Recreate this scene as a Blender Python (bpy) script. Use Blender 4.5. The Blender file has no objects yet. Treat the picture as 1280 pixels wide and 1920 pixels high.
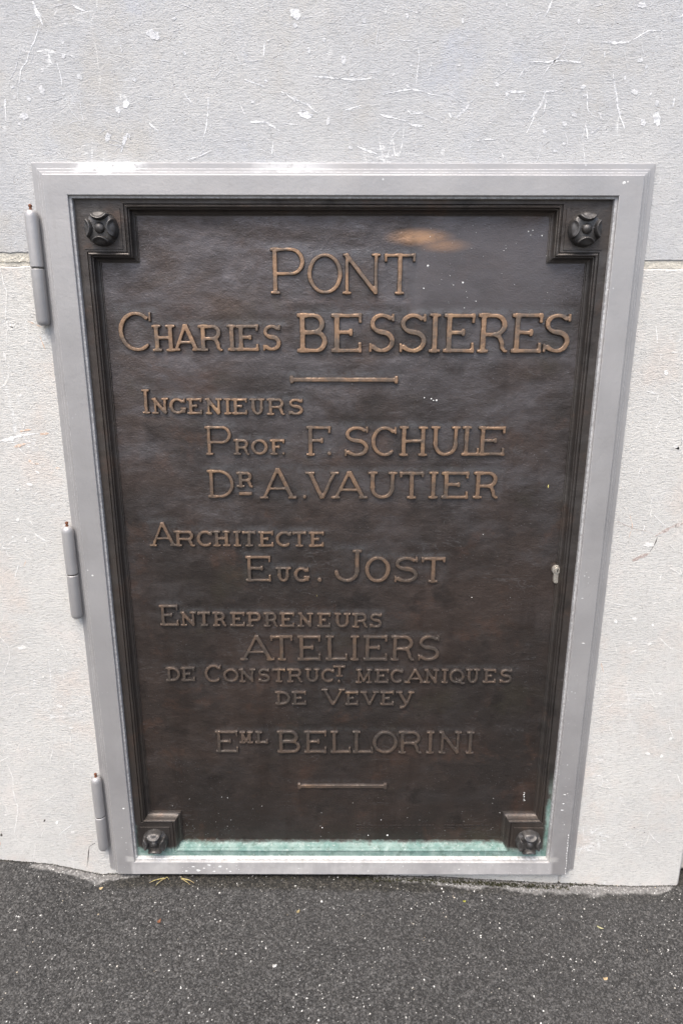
import bpy, bmesh, math, random
import numpy as np
from mathutils import Vector, Matrix, Quaternion
random.seed(7)
R = math.radians
scene = bpy.context.scene
COL = scene.collection

# ------------------------------------------------------------------ camera
F_PX, VPD, ROLL = 1300.0, 4440.0, R(0.10)
T = math.atan(F_PX / VPD)
CT, ST = math.cos(T), math.sin(T)
DOOR_W = 0.96
D_CAM = (F_PX * DOOR_W / 1171.0) * CT * (1 + 655 / VPD)
H_CAM = D_CAM * math.tan(math.atan(680 / F_PX) + T)
CX = -0.002
cam_d = bpy.data.cameras.new("camera")
cam = bpy.data.objects.new("camera", cam_d); COL.objects.link(cam)
cam_d.sensor_fit = 'VERTICAL'; cam_d.sensor_height = 36.0; cam_d.sensor_width = 24.0
cam_d.lens = 36.0 * F_PX / 1920.0
cam_d.clip_start = 0.02; cam_d.clip_end = 2000
cam.matrix_world = Matrix.Translation((CX, -D_CAM, H_CAM)) @ Matrix.Rotation(R(90) - T, 4, 'X') @ Matrix.Rotation(ROLL, 4, 'Z')
scene.camera = cam
CR, SR = math.cos(ROLL), math.sin(ROLL)

def un(px, py, y=0.0):
    """where the line of sight through a photo pixel meets the upright plane at depth y"""
    u0, v0 = px - 640.0, py - 960.0
    u = u0 * CR + v0 * SR
    v = -u0 * SR + v0 * CR
    fy = CT * F_PX - ST * v
    fz = -ST * F_PX - CT * v
    k = (y + D_CAM) / fy
    return (u * k + CX, H_CAM + fz * k)

def un_floor(px, py, z):
    u0, v0 = px - 640.0, py - 960.0
    u = u0 * CR + v0 * SR
    v = -u0 * SR + v0 * CR
    fy = CT * F_PX - ST * v
    fz = -ST * F_PX - CT * v
    k = (z - H_CAM) / fz
    return (u * k + CX, fy * k - D_CAM)

# ------------------------------------------------------------------ sky, sun, exposure
SUN_EL, SUN_AZ = R(62), R(24)          # azimuth: degrees to the left of straight in front of the wall
world = bpy.data.worlds.new("World"); scene.world = world
world.use_nodes = True
wn = world.node_tree.nodes; wn.clear()
wo = wn.new('ShaderNodeOutputWorld'); wb = wn.new('ShaderNodeBackground'); sk = wn.new('ShaderNodeTexSky')
sk.sky_type = 'NISHITA'; sk.sun_disc = False
sk.sun_elevation = SUN_EL; sk.sun_rotation = math.pi + SUN_AZ
sk.air_density = 1.0; sk.dust_density = 4.0; sk.ozone_density = 1.0
wb.inputs['Strength'].default_value = 0.085
world.node_tree.links.new(sk.outputs[0], wb.inputs['Color'])
world.node_tree.links.new(wb.outputs[0], wo.inputs['Surface'])
sun_d = bpy.data.lights.new("sun", 'SUN'); sun_d.energy = 1.5; sun_d.angle = R(42); sun_d.color = (1.0, 0.96, 0.90)
sun = bpy.data.objects.new("sun", sun_d); COL.objects.link(sun)
S = Vector((-math.sin(SUN_AZ) * math.cos(SUN_EL), -math.cos(SUN_AZ) * math.cos(SUN_EL), math.sin(SUN_EL)))
sun.rotation_euler = (-S).to_track_quat('-Z', 'Y').to_euler()
sun.location = S * 10
scene.view_settings.view_transform = 'Standard'; scene.view_settings.look = 'None'
scene.view_settings.gamma = 1.0; scene.view_settings.use_curve_mapping = False
scene.view_settings.exposure = 1.5
scene.cycles.max_bounces = 6

# ------------------------------------------------------------------ object helpers
def tag(o, label=None, cat=None, group=None, kind=None):
    if label: o['label'] = label
    if cat: o['category'] = cat
    if group: o['group'] = group
    if kind: o['kind'] = kind
    return o

def empty(name, loc, label, cat, group=None):
    o = bpy.data.objects.new(name, None); COL.objects.link(o)
    o.location = loc; o.empty_display_size = 0.05
    return tag(o, label, cat, group)

def root_loc(o):
    l = Vector((0, 0, 0))
    while o is not None:
        l += Vector(o.location); o = o.parent
    return l

def obj(name, verts, faces, mats, parent=None, smooth=False, mi=None, origin=None, bevel=None):
    """one mesh object; verts are world coordinates"""
    V = np.asarray(verts, dtype=np.float64).reshape(-1, 3)
    base = Vector(origin) if origin is not None else (root_loc(parent) if parent is not None else Vector((0, 0, 0)))
    off = base - (root_loc(parent) if parent is not None else Vector((0, 0, 0)))
    me = bpy.data.meshes.new(name)
    Vl = V - np.array(base)
    if isinstance(faces, np.ndarray):
        n, k = faces.shape
        me.vertices.add(len(Vl)); me.vertices.foreach_set('co', Vl.ravel())
        me.loops.add(n * k); me.loops.foreach_set('vertex_index', faces.ravel().astype(np.int32))
        me.polygons.add(n)
        me.polygons.foreach_set('loop_start', np.arange(0, n * k, k, dtype=np.int32))
        me.polygons.foreach_set('loop_total', np.full(n, k, dtype=np.int32))
        me.update(calc_edges=True)
    else:
        me.from_pydata([tuple(v) for v in Vl], [], faces)
    if not isinstance(mats, (list, tuple)): mats = [mats]
    for m in mats: me.materials.append(m)
    if mi is not None: me.polygons.foreach_set('material_index', np.asarray(mi, dtype=np.int32))
    me.polygons.foreach_set('use_smooth', np.full(len(me.polygons), bool(smooth)))
    if smooth and len(V) < 60000: me.set_sharp_from_angle(angle=R(38 if smooth is True else smooth))
    me.update()
    o = bpy.data.objects.new(name, me); COL.objects.link(o)
    o.location = off
    if parent is not None: o.parent = parent
    if bevel:
        b = o.modifiers.new('edge', 'BEVEL'); b.width = bevel; b.segments = 2; b.limit_method = 'ANGLE'; b.angle_limit = R(30)
        b.harden_normals = False
    return o

def attr(o, name, vals):
    a = o.data.attributes.new(name, 'FLOAT', 'POINT')
    a.data.foreach_set('value', np.asarray(vals, dtype=np.float32))

class MB:
    """collects shapes of one mesh"""
    def __init__(s): s.v = []; s.f = []; s.m = []
    def add(s, vs, fs, m=0):
        n = len(s.v); s.v += [tuple(map(float, p)) for p in vs]
        s.f += [tuple(i + n for i in f) for f in fs]; s.m += [m] * len(fs)
    def box(s, x0, x1, y0, y1, z0, z1, m=0):
        s.add([(x0, y0, z0), (x1, y0, z0), (x1, y1, z0), (x0, y1, z0), (x0, y0, z1), (x1, y0, z1), (x1, y1, z1), (x0, y1, z1)],
              [(0, 3, 2, 1), (4, 5, 6, 7), (0, 1, 5, 4), (1, 2, 6, 5), (2, 3, 7, 6), (3, 0, 4, 7)], m)
    def lathe(s, cx, cy, prof, n=28, m=0, tilt=0.0):
        """prof: (radius, z) from bottom to top"""
        vs = []
        for r, z in prof:
            for i in range(n):
                a = 2 * math.pi * i / n
                vs.append((cx + r * math.cos(a), cy + r * math.sin(a), z))
        fs = []
        for j in range(len(prof) - 1):
            for i in range(n):
                fs.append((j * n + i, j * n + (i + 1) % n, (j + 1) * n + (i + 1) % n, (j + 1) * n + i))
        fs.append(tuple(reversed(range(n)))); fs.append(tuple(range((len(prof) - 1) * n, len(prof) * n)))
        s.add(vs, fs, m)
    def tube(s, pts, rads, n=7, m=0):
        rings = []
        for i, p in enumerate(pts):
            p = Vector(p)
            d = (Vector(pts[min(i + 1, len(pts) - 1)]) - Vector(pts[max(i - 1, 0)])).normalized()
            a = d.orthogonal().normalized(); b = d.cross(a)
            rings.append([p + (a * math.cos(2 * math.pi * k / n) + b * math.sin(2 * math.pi * k / n)) * rads[i] for k in range(n)])
        vs = [v for r in rings for v in r]; fs = []
        for j in range(len(rings) - 1):
            for k in range(n): fs.append((j * n + k, j * n + (k + 1) % n, (j + 1) * n + (k + 1) % n, (j + 1) * n + k))
        fs.append(tuple(reversed(range(n)))); fs.append(tuple(range((len(rings) - 1) * n, len(rings) * n)))
        s.add(vs, fs, m)
    def build(s, name, mats, parent=None, smooth=False, **kw):
        return obj(name, s.v, s.f, mats, parent, smooth, mi=s.m, **kw)

# ------------------------------------------------------------------ numpy noise
def _h(ix, iy, seed):
    n = (ix.astype(np.int64) * 374761393 + iy.astype(np.int64) * 668265263 + seed * 974634777) & 0xFFFFFFFF
    n = ((n ^ (n >> 13)) * 1274126177) & 0xFFFFFFFF
    n = n ^ (n >> 16)
    return (n & 0xFFFFFF) / float(0xFFFFFF)
def vn(x, y, seed=0):
    ix = np.floor(x); iy = np.floor(y); fx = x - ix; fy = y - iy
    fx = fx * fx * (3 - 2 * fx); fy = fy * fy * (3 - 2 * fy)
    a = _h(ix, iy, seed); b = _h(ix + 1, iy, seed); c = _h(ix, iy + 1, seed); d = _h(ix + 1, iy + 1, seed)
    return (a * (1 - fx) + b * fx) * (1 - fy) + (c * (1 - fx) + d * fx) * fy
def fbm(x, y, seed=0, octs=4):
    s = 0; a = .5
    for i in range(octs):
        s = s + a * (vn(x, y, seed + i * 17) - .5); x = x * 2.03; y = y * 2.03; a *= .5
    return s
def sstep(a, b, x):
    t = np.clip((x - a) / (b - a), 0, 1); return t * t * (3 - 2 * t)

# ------------------------------------------------------------------ material helpers
class NT:
    def __init__(s, name):
        s.m = bpy.data.materials.new(name); s.m.use_nodes = True
        s.t = s.m.node_tree; s.t.nodes.clear()
        s.out = s.t.nodes.new('ShaderNodeOutputMaterial'); s.b = s.t.nodes.new('ShaderNodeBsdfPrincipled')
        s.t.links.new(s.b.outputs[0], s.out.inputs[0])
        s.pos = s.t.nodes.new('ShaderNodeNewGeometry').outputs['Position']
    def n(s, t): return s.t.nodes.new('ShaderNode' + t)
    def l(s, a, b):
        if isinstance(a, (int, float)): b.default_value = a
        elif isinstance(a, tuple): b.default_value = a if len(a) == len(b.default_value) else tuple(a) + (1,)
        else: s.t.links.new(a, b)
    def map(s, sx, sy, sz, off=(0, 0, 0)):
        m = s.n('Mapping'); m.inputs['Scale'].default_value = (sx, sy, sz); m.inputs['Location'].default_value = off
        s.l(s.pos, m.inputs['Vector']); return m.outputs[0]
    def noise(s, scale, detail=4, rough=.55, vec=None, dist=0):
        n = s.n('TexNoise'); n.inputs['Scale'].default_value = scale; n.inputs['Detail'].default_value = detail
        n.inputs['Roughness'].default_value = rough; n.inputs['Distortion'].default_value = dist
        s.l(vec if vec is not None else s.pos, n.inputs['Vector']); return n.outputs['Fac']
    def voro(s, scale, feature='F1', out='Distance', vec=None):
        n = s.n('TexVoronoi'); n.feature = feature; n.inputs['Scale'].default_value = scale
        s.l(vec if vec is not None else s.pos, n.inputs['Vector']); return n.outputs[out]
    def ramp(s, x, a, b, lo=0., hi=1.):
        n = s.n('MapRange'); n.interpolation_type = 'SMOOTHSTEP'
        s.l(x, n.inputs[0]); n.inputs[1].default_value = a; n.inputs[2].default_value = b
        n.inputs[3].default_value = lo; n.inputs[4].default_value = hi; return n.outputs[0]
    def math(s, op, a, b=0., c=0.):
        n = s.n('Math'); n.operation = op; s.l(a, n.inputs[0]); s.l(b, n.inputs[1]); s.l(c, n.inputs[2]); return n.outputs[0]
    def mul(s, a, b): return s.math('MULTIPLY', a, b)
    def add(s, a, b): return s.math('ADD', a, b)
    def sub(s, a, b): return s.math('SUBTRACT', a, b)
    def mix(s, f, a, b):
        n = s.n('Mix'); n.data_type = 'RGBA'; s.l(f, n.inputs[0]); s.l(a, n.inputs[6]); s.l(b, n.inputs[7]); return n.outputs[2]
    def xyz(s):
        n = s.n('SeparateXYZ'); s.l(s.pos, n.inputs[0]); return n.outputs
    def at(s, name):
        n = s.n('Attribute'); n.attribute_name = name; return n.outputs['Fac']
    def ell(s, cx, cz, rx, rz, soft=.6):
        """soft elliptical patch on an upright face, 1 inside"""
        x = s.xyz(); dx = s.math('DIVIDE', s.sub(x[0], cx), rx); dz = s.math('DIVIDE', s.sub(x[2], cz), rz)
        d = s.math('SQRT', s.add(s.mul(dx, dx), s.mul(dz, dz)))
        return s.ramp(d, 1 - soft, 1 + soft, 1., 0.)
    def bump(s, h, strength, dist, prev=None):
        n = s.n('Bump'); n.inputs['Strength'].default_value = strength; n.inputs['Distance'].default_value = dist
        s.l(h, n.inputs['Height'])
        if prev is not None: s.l(prev, n.inputs['Normal'])
        return n.outputs[0]
    def fin(s, col, rough, metal=0., normal=None, spec=None):
        s.l(col, s.b.inputs['Base Color']); s.l(rough, s.b.inputs['Roughness']); s.l(metal, s.b.inputs['Metallic'])
        if normal is not None: s.l(normal, s.b.inputs['Normal'])
        if spec is not None: s.l(spec, s.b.inputs['Specular IOR Level'])
        return s.m

def stone_mat(name, ca, cb, stain, tool, vein_amt, fine=1.0, blush=(.56, .50, .47)):
    m = NT(name)
    big = m.noise(5.0, 5, .6); mid = m.noise(26, 4, .6)
    grain = m.noise(420, 3, .7); grain2 = m.noise(900, 2, .6)
    c = m.mix(m.ramp(big, .35, .65), ca, cb)
    c = m.mix(m.mul(m.ramp(mid, .50, .72), .35), c, tuple(v * .86 for v in ca[:3]))
    # faint natural veins: short straight splinters in two directions
    for (sx, sz, off, lo) in ((9, 2.2, 0, .58), (3.0, 11, 7, .60)):
        w = m.noise(1.0, 3, .6, vec=m.map(sx, sx, sz, (off, 0, off)), dist=.25)
        v = m.math('ABSOLUTE', m.sub(w, .5))
        vm = m.mul(m.ramp(v, .0, .008, 1., 0.), m.mul(m.ramp(m.noise(6.5, 3), lo - .04, lo + .06), m.ramp(m.noise(150, 3, .7), .38, .58)))
        c = m.mix(m.mul(vm, vein_amt), c, (.86, .86, .85))
    cloud = m.ramp(m.noise(15, 5, .65), .54, .72)
    c = m.mix(m.mul(cloud, .55), c, tuple(min(.86, v * 1.14) for v in cb))
    pink = m.ramp(m.noise(8.5, 4, .6), .55, .72)
    c = m.mix(m.mul(pink, .55), c, blush)
    pale = m.ramp(m.voro(34), .08, .16, 1., 0.)
    c = m.mix(m.mul(m.mul(pale, m.ramp(m.noise(9, 2), .55, .63)), .45 * vein_amt), c, (.85, .85, .84))
    # stains beside the frame
    st = m.mul(m.ramp(m.noise(7, 5, .65), .50, .70), .60)
    c = m.mix(st, c, stain)
    # pits, grain
    pit = m.mul(m.ramp(m.voro(230), .14, .24, 1., 0.), m.ramp(m.noise(60, 3), .46, .60))
    c = m.mix(m.mul(pit, .50), c, (.33, .30, .28))
    c = m.mix(m.ramp(grain, .50, .66, 0., .38), c, (.36, .345, .325))
    c = m.mix(m.ramp(grain2, .54, .72, 0., .35), c, (.88, .88, .87))
    # combed tooling: fine broken lines across the block
    lines = m.noise(1.0, 4, .7, vec=m.map(95, 95, 330), dist=.4)
    lines2 = m.noise(1.0, 3, .6, vec=m.map(240, 240, 700))
    c = m.mix(m.mul(m.ramp(lines, .50, .66), .42 * tool), c, tuple(v * .62 for v in ca))
    h = m.add(m.add(m.mul(lines, tool), m.mul(lines2, tool * .8)), m.add(m.mul(grain, 1.0), m.mul(grain2, .5)))
    h = m.sub(h, m.mul(pit, .8))
    nb = m.bump(h, .75, .0024 * fine)
    nb = m.bump(mid, .22, .005, nb)
    nb = m.bump(m.noise(75, 4, .6), .14, .003, nb)
    return m.fin(c, .86, 0., nb, .3)

M = {}
M['stone_top'] = stone_mat('limestone blue grey', (.500, .504, .512), (.540, .538, .532), (.48, .455, .415), 1.0, .9, .55, (.470, .492, .545))
M['stone_low'] = stone_mat('limestone warm white', (.655, .640, .606), (.595, .583, .556), (.66, .575, .51), 1.3, .8, .65, (.70, .650, .605))
M['stone_foot'] = stone_mat('limestone bush hammered', (.66, .64, .60), (.69, .67, .63), (.58, .54, .47), .9, .3, 1.15)
M['stone_back'] = stone_mat('set back stone', (.44, .43, .40), (.50, .48, .44), (.50, .41, .30), .6, .3)

def vein_mat(name, col, amt, under=(.55, .555, .565)):
    m = NT(name); g = m.noise(420, 3, .7)
    brk = m.add(m.noise(190, 4, .7), m.mul(m.sub(m.noise(38, 2), .46), .6))
    c = m.mix(m.ramp(brk, .38, .58), under, col)
    c = m.mix(m.ramp(g, .50, .72, 0, amt), c, tuple(v * .6 for v in col))
    return m.fin(c, .8, 0., m.bump(g, .8, .002), .3)
M['vein'] = vein_mat('calcite vein', (.86, .86, .86), .3, (.54, .545, .56))
M['vein_soft'] = vein_mat('pale calcite patch', (.69, .692, .70), .4, (.55, .553, .565))
M['rust_vein'] = vein_mat('brown seam', (.46, .38, .345), .8, (.66, .61, .57))
M['vein_low'] = vein_mat('white seam', (.86, .85, .83), .3, (.71, .69, .65)); M['vein_low_soft'] = vein_mat('cream patch', (.80, .785, .755), .5, (.71, .69, .65))
M['crack'] = NT('crack'); M['crack'] = M['crack'].fin((.09, .08, .07), .95)
m = NT('lime mortar')
M['mortar'] = m.fin(m.mix(m.ramp(m.noise(60, 4), .35, .65), (.68, .64, .55), (.58, .545, .475)), .95, 0., m.bump(m.noise(220, 4, .7), .9, .004))

def paint_mat():
    m = NT('grey metal paint')
    x = m.xyz()
    c = m.mix(m.ramp(m.noise(6, 4), .35, .65), (.382, .371, .367), (.420, .408, .402))
    # brushed streaks of the roller
    c = m.mix(m.ramp(m.noise(1, 3, .6, vec=m.map(8, 40, 260)), .5, .75, 0, .18), c, (.35, .345, .36))
    # lime bloom low down, and paint darker towards the foot
    low = m.ramp(m.add(x[2], m.mul(m.noise(18, 5, .65), .10)), .075, .155, 1., 0.)
    inn = m.ramp(m.math('ABSOLUTE', x[0]), .425, .432, 1., 0.)
    c = m.mix(m.mul(m.mul(low, inn), m.ramp(m.noise(1, 5, .7, vec=m.map(26, 26, 12)), .36, .64, .05, .75)), c, (.56, .545, .53))
    lipm = m.mul(m.ramp(m.math('ABSOLUTE', m.sub(m.add(x[2], m.mul(m.sub(m.noise(60, 5, .7), .5), .010)), .0555)), .004, .009, 1., 0.), m.ramp(m.math('ABSOLUTE', x[0]), .432, .444, 1., 0.))
    c = m.mix(m.mul(lipm, m.ramp(m.noise(45, 5, .7), .32, .60, .15, .80)), c, m.mix(m.ramp(m.noise(30, 4), .42, .62), (.52, .51, .475), (.42, .40, .345)))
    low_tone = m.mul(m.ramp(x[2], .03, .55, 1., 0.), m.ramp(m.noise(9, 5, .6), .40, .68, .2, .8))
    c = m.mix(m.mul(low_tone, .55), c, (.25, .235, .24))
    # white flecks
    fl = m.mul(m.ramp(m.voro(95), .10, .15, 1., 0.), m.ramp(m.noise(13, 3), .60, .66))
    c = m.mix(m.mul(fl, .75), c, (.78, .78, .77))
    # bird lime along the top left edge
    bx, bz = un(205, 310, -.006); zt = un(205, 324, -.012)[1]
    tl = m.mul(m.ramp(m.add(x[2], m.mul(m.sub(m.noise(40, 4), .5), .03)), zt - .002, zt + .006), m.math('MAXIMUM', m.ell(bx, bz, .046, .06, .4), m.mul(m.ell(un(545, 305)[0], bz, .05, .06, .6), .35)))
    c = m.mix(m.mul(tl, m.ramp(m.noise(60, 4), .30, .50)), c, (.90, .90, .90))
    edge = m.at('wear')
    c = m.mix(m.mul(edge, m.ramp(m.noise(170, 4, .75), .40, .58)), c, (.68, .68, .68))
    c = m.mix(m.mul(m.ramp(m.noise(3.5, 5, .7), .52, .70), .30), c, (.30, .29, .29))
    c = m.mix(m.mul(m.ramp(m.noise(1, 4, .7, vec=m.map(60, 60, 5)), .56, .72), .25), c, (.33, .315, .30))
    nb = m.bump(m.noise(170, 4, .6), .22, .0012)
    nb = m.bump(m.noise(30, 3), .12, .004, nb)
    return m.fin(c, m.ramp(m.noise(22, 3), .3, .7, .42, .56), m.mul(.42, m.sub(1., m.math('MAXIMUM', m.math('MAXIMUM', tl, lipm), m.mul(low, inn)))), nb, .5)
M['paint'] = paint_mat()

m = NT('rusty steel'); g = m.noise(400, 4)
M['rust'] = m.fin(m.mix(m.ramp(g, .35, .65), (.11, .035, .018), (.22, .09, .045)), .8, .2, m.bump(g, .6, .001))
m = NT('grimy gap')
M['grime'] = m.fin(m.mix(m.ramp(m.noise(300, 3), .4, .6), (.05, .045, .04), (.20, .19, .16)), .8)

ZF_BOT = un(640, 1577, .012)[1]
def verdigris(m, c, amount=1.0):
    """copper salts along the foot of the plate, creeping up both margins"""
    x = m.xyz(); ax = m.math('ABSOLUTE', x[0])
    rag = m.mul(m.sub(m.noise(75, 5, .75), .5), .016)
    z = m.add(x[2], rag)
    foot = m.ramp(z, ZF_BOT - .002, ZF_BOT + .006, 1., 0.)
    plate = m.mul(m.ramp(ax, .330, .344), m.ramp(ax, .408, .417, 1., 0.))
    blk = m.mul(plate, m.ramp(x[2], .066, .080))
    foot = m.mul(foot, m.sub(1., blk))
    xs = m.add(ax, m.mul(m.sub(m.noise(60, 4, .7), .5), .012))
    side_r = m.mul(m.ramp(xs, .406, .414), m.mul(m.ramp(x[0], .2, .3), m.mul(m.ramp(z, .150, .27, 1., 0.), m.ramp(m.noise(40, 5, .7), .34, .50, .25, 1.))))
    side_l = m.mul(m.ramp(xs, .412, .421), m.mul(m.ramp(x[0], -.3, -.2, 1., 0.), m.ramp(z, .110, .140, 1., 0.)))
    k = m.math('MAXIMUM', foot, m.math('MAXIMUM', side_r, side_l))
    sp = m.mul(m.ramp(m.voro(190), .09, .15, 1., 0.), m.mul(m.ramp(m.noise(22, 3), .52, .60), m.ramp(x[2], .09, .16, .7, 0.)))
    g = m.mix(m.ramp(m.noise(38, 5, .65), .35, .65), (.13, .225, .20), (.235, .32, .29))
    g = m.mix(m.ramp(m.noise(1, 4, .7, vec=m.map(90, 90, 14)), .50, .68, 0., .6), g, (.33, .42, .39))
    g = m.mix(m.ramp(m.noise(70, 5, .75), .50, .66, 0., .85), g, (.105, .165, .14))
    g = m.mix(m.ramp(m.noise(130, 4, .7), .58, .70, 0., .7), g, (.46, .50, .47))
    k = m.mul(k, amount)
    c2 = m.mix(k, c, g)
    c2 = m.mix(m.mul(sp, .8), c2, (.55, .62, .60))
    return c2, k

def bronze_mat(name, field=False):
    m = NT(name); x = m.xyz()
    a = m.noise(4.2, 5, .6); b = m.noise(14, 5, .65); stre = m.noise(1, 5, .65, vec=m.map(7, 7, 15), dist=.5)
    dark, warm, pale = ((.064, .054, .049), (.092, .070, .060), (.122, .111, .110))
    if not field: dark, warm, pale = ((.080, .071, .066), (.096, .080, .070), (.125, .115, .108))
    c = m.mix(m.ramp(a, .40, .60), dark, warm)
    c = m.mix(m.mul(m.ramp(stre, .48, .66), m.ramp(x[2], .45, 1.0, .22, .75)), c, pale)
    c = m.mix(m.mul(m.ramp(b, .52, .70), .75), c, tuple(v * .52 for v in dark))
    run = m.noise(1, 4, .65, vec=m.map(24, 24, 3.2), dist=.4)
    c = m.mix(m.mul(m.ramp(run, .52, .68), .45), c, tuple(v * .60 for v in warm))
    c = m.mix(m.mul(m.ramp(m.noise(9.5, 5, .7, dist=.3), .54, .66), .55), c, (warm[0] * 1.35, warm[1] * 1.12, warm[2] * 1.0))
    metal = .72; rough = m.ramp(b, .3, .7, .36, .54)
    if field:
        # greyer upper half, sky sheen put into the colour; browner foot
        up = m.ramp(m.add(x[2], m.mul(m.sub(a, .5), .5)), .55, 1.25)
        c = m.mix(m.mul(up, m.ramp(stre, .35, .62, .15, .75)), c, (.158, .144, .148))
        olive = m.mul(m.ramp(m.noise(6.5, 4, .6), .56, .70), .35)
        c = m.mix(olive, c, (.085, .074, .052))
        # smooth cleaned panel at the upper right
        X0, Z0 = un(776, 476, .012); X1, Z1 = un(1062, 582, .012)
        rag = m.mul(m.sub(m.noise(30, 4), .5), .02)
        px_ = m.add(x[0], rag); pz_ = m.add(x[2], rag)
        pan = m.mul(m.mul(m.ramp(px_, X0 - .012, X0 + .004), m.ramp(px_, X1 - .03, X1 + .01, 1., 0.)),
                    m.mul(m.ramp(pz_, Z1 - .01, Z1 + .012), m.ramp(pz_, Z0 + .03, Z0 + .07, 1., 0.)))
        c = m.mix(m.mul(pan, .65), c, (.150, .137, .140))
        # rubbed bright patch of bare bronze
        wx, wz = un(800, 450, .012); wx2, wz2 = un(840, 460, .012)
        w1 = m.math('MAXIMUM', m.ell(wx - .012, wz + .004, .036, .0095, .8), m.mul(m.ell(wx2 - .008, wz2, .028, .0075, .9), .55))
        w1 = m.mul(w1, m.mul(m.ramp(m.noise(1, 4, .7, vec=m.map(40, 40, 120)), .25, .55, .65, 1.), m.ramp(m.noise(45, 4, .6), .25, .5, .6, 1.)))
        c = m.mix(m.mul(w1, .95), c, (.56, .33, .195))
        ox, oz = un(420, 570, .012)
        c = m.mix(m.mul(m.ell(ox, oz, .03, .02, .9), .12), c, (.22, .12, .06))
        # dust and lime specks
        sp = m.mul(m.ramp(m.voro(160), .07, .12, 1., 0.), m.mul(m.ramp(m.noise(12, 3), .50, .58), .7))
        c = m.mix(sp, c, (.32, .31, .32))
        # pale rub around the casting scratches
        scr = m.ramp(m.math('ABSOLUTE', m.sub(m.noise(1, 4, .6, vec=m.map(9, 9, 34), dist=.6), .5)), .0, .012, 1., 0.)
        c = m.mix(m.mul(m.mul(scr, m.ramp(m.noise(8, 2), .5, .6)), .35), c, (.21, .20, .20))
        dust = m.at('dust')
        c = m.mix(m.mul(dust, m.ramp(m.noise(120, 4, .7), .30, .62)), c, (.20, .205, .21))
    else:
        c = m.mix(m.ramp(m.noise(1, 3, .6, vec=m.map(150, 150, 9)), .56, .74, 0., .45), c, (.13, .115, .095))
    c, k = verdigris(m, c)
    metal = m.sub(metal, m.mul(k, .55)); 
    rough = m.add(rough, m.mul(k, .3))
    calm = m.sub(1., m.mul(pan, .75)) if field else 1.
    nb = m.bump(m.mul(m.noise(30, 4, .6), calm), .30 if field else .2, .006)
    nb = m.bump(m.mul(m.noise(1, 4, .7, vec=m.map(110, 110, 260), dist=.5), calm), .22 if field else .2, .0022, nb)
    nb = m.bump(m.noise(480, 3, .65), .40 if field else .3, .0009, nb)
    return m.fin(c, rough, metal, nb, .5)
M['field'] = bronze_mat('dark patinated bronze', True)
M['border'] = bronze_mat('black brown bronze', False)

m = NT('rosette bronze')
M['rosette'] = m.fin(m.mix(m.ramp(m.noise(60, 4), .40, .62), (.072, .067, .064), (.112, .106, .102)), m.ramp(m.noise(90, 3), .3, .7, .38, .55), .6, m.bump(m.noise(350, 3), .3, .0008), .5)
def letter_mat():
    m = NT('rubbed bronze lettering'); x = m.xyz()
    face = m.at('wear')
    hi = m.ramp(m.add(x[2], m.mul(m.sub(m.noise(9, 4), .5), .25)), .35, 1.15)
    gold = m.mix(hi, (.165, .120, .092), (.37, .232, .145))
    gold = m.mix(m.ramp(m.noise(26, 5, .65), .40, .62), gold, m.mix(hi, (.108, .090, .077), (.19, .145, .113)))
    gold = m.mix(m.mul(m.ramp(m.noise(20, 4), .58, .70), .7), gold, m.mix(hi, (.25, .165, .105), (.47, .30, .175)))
    dk = (.066, .056, .052)
    k = m.mul(face, m.ramp(m.noise(95, 4, .65), .22, .48, .55, 1.))
    c = m.mix(k, dk, gold)
    nb = m.bump(m.noise(260, 4, .6), .35, .0012)
    nb = m.bump(m.noise(60, 3, .6), .25, .003, nb)
    return m.fin(c, .46, .6, nb, .5)
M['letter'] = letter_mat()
m = NT('lime fleck'); M['fleck'] = m.fin((.72, .72, .70), .8)
m = NT('yellow fleck'); M['fleck_y'] = m.fin((.55, .48, .16), .8)
m = NT('nickel'); M['nickel'] = m.fin(m.mix(m.ramp(m.noise(300, 4), .4, .65), (.54, .51, .45), (.40, .36, .31)), .38, .6, m.bump(m.noise(500, 3), .2, .0006))
m = NT('keyhole dark'); M['dark'] = m.fin((.02, .018, .016), .7)

def asphalt_mat():
    m = NT('asphalt aggregate')
    t = m.at('tone'); wht = m.at('white'); cem = m.at('cement'); moss = m.at('shade_grime')  # moss: mask of painted contact shade and grime
    c = m.mix(t, (.0090, .0086, .0085), (.132, .128, .124))
    c = m.mix(m.ramp(m.noise(3.2, 4), .40, .66, 0., .25), c, (.040, .038, .037))
    c = m.mix(m.mul(m.ramp(m.noise(620, 2), .48, .70), .5), c, (.14, .137, .133))
    c = m.mix(m.mul(cem, m.ramp(m.noise(240, 4, .7), .30, .52, .55, 1.)), c, m.mix(t, (.13, .125, .12), (.38, .37, .36)))
    c = m.mix(m.mul(moss, .85), c, m.mix(t, (.008, .0075, .006), (.075, .066, .05)))  # moss here is the mask of painted contact shade and grime
    c = m.mix(wht, c, m.mix(m.ramp(m.noise(25, 2), .55, .75), (.70, .69, .66), (.52, .42, .28)))
    return m.fin(c, .72, 0., m.bump(m.noise(900, 3, .6), .5, .001), .4)
M['asphalt'] = asphalt_mat()
m = NT('moss'); g = m.noise(90, 3)
M['moss'] = m.fin(m.mix(m.ramp(g, .35, .65), (.012, .013, .004), (.040, .038, .013)), .95)
m = NT('straw'); M['straw'] = m.fin(m.mix(m.ramp(m.noise(200, 3), .4, .6), (.42, .36, .14), (.30, .22, .12)), .8)
def flat_mat(name, c):
    m = NT(name); g = m.noise(300, 3)
    return m.fin(m.mix(m.ramp(g, .35, .65), c, tuple(v * .6 for v in c)), .8, 0., m.bump(g, .4, .001))

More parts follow.
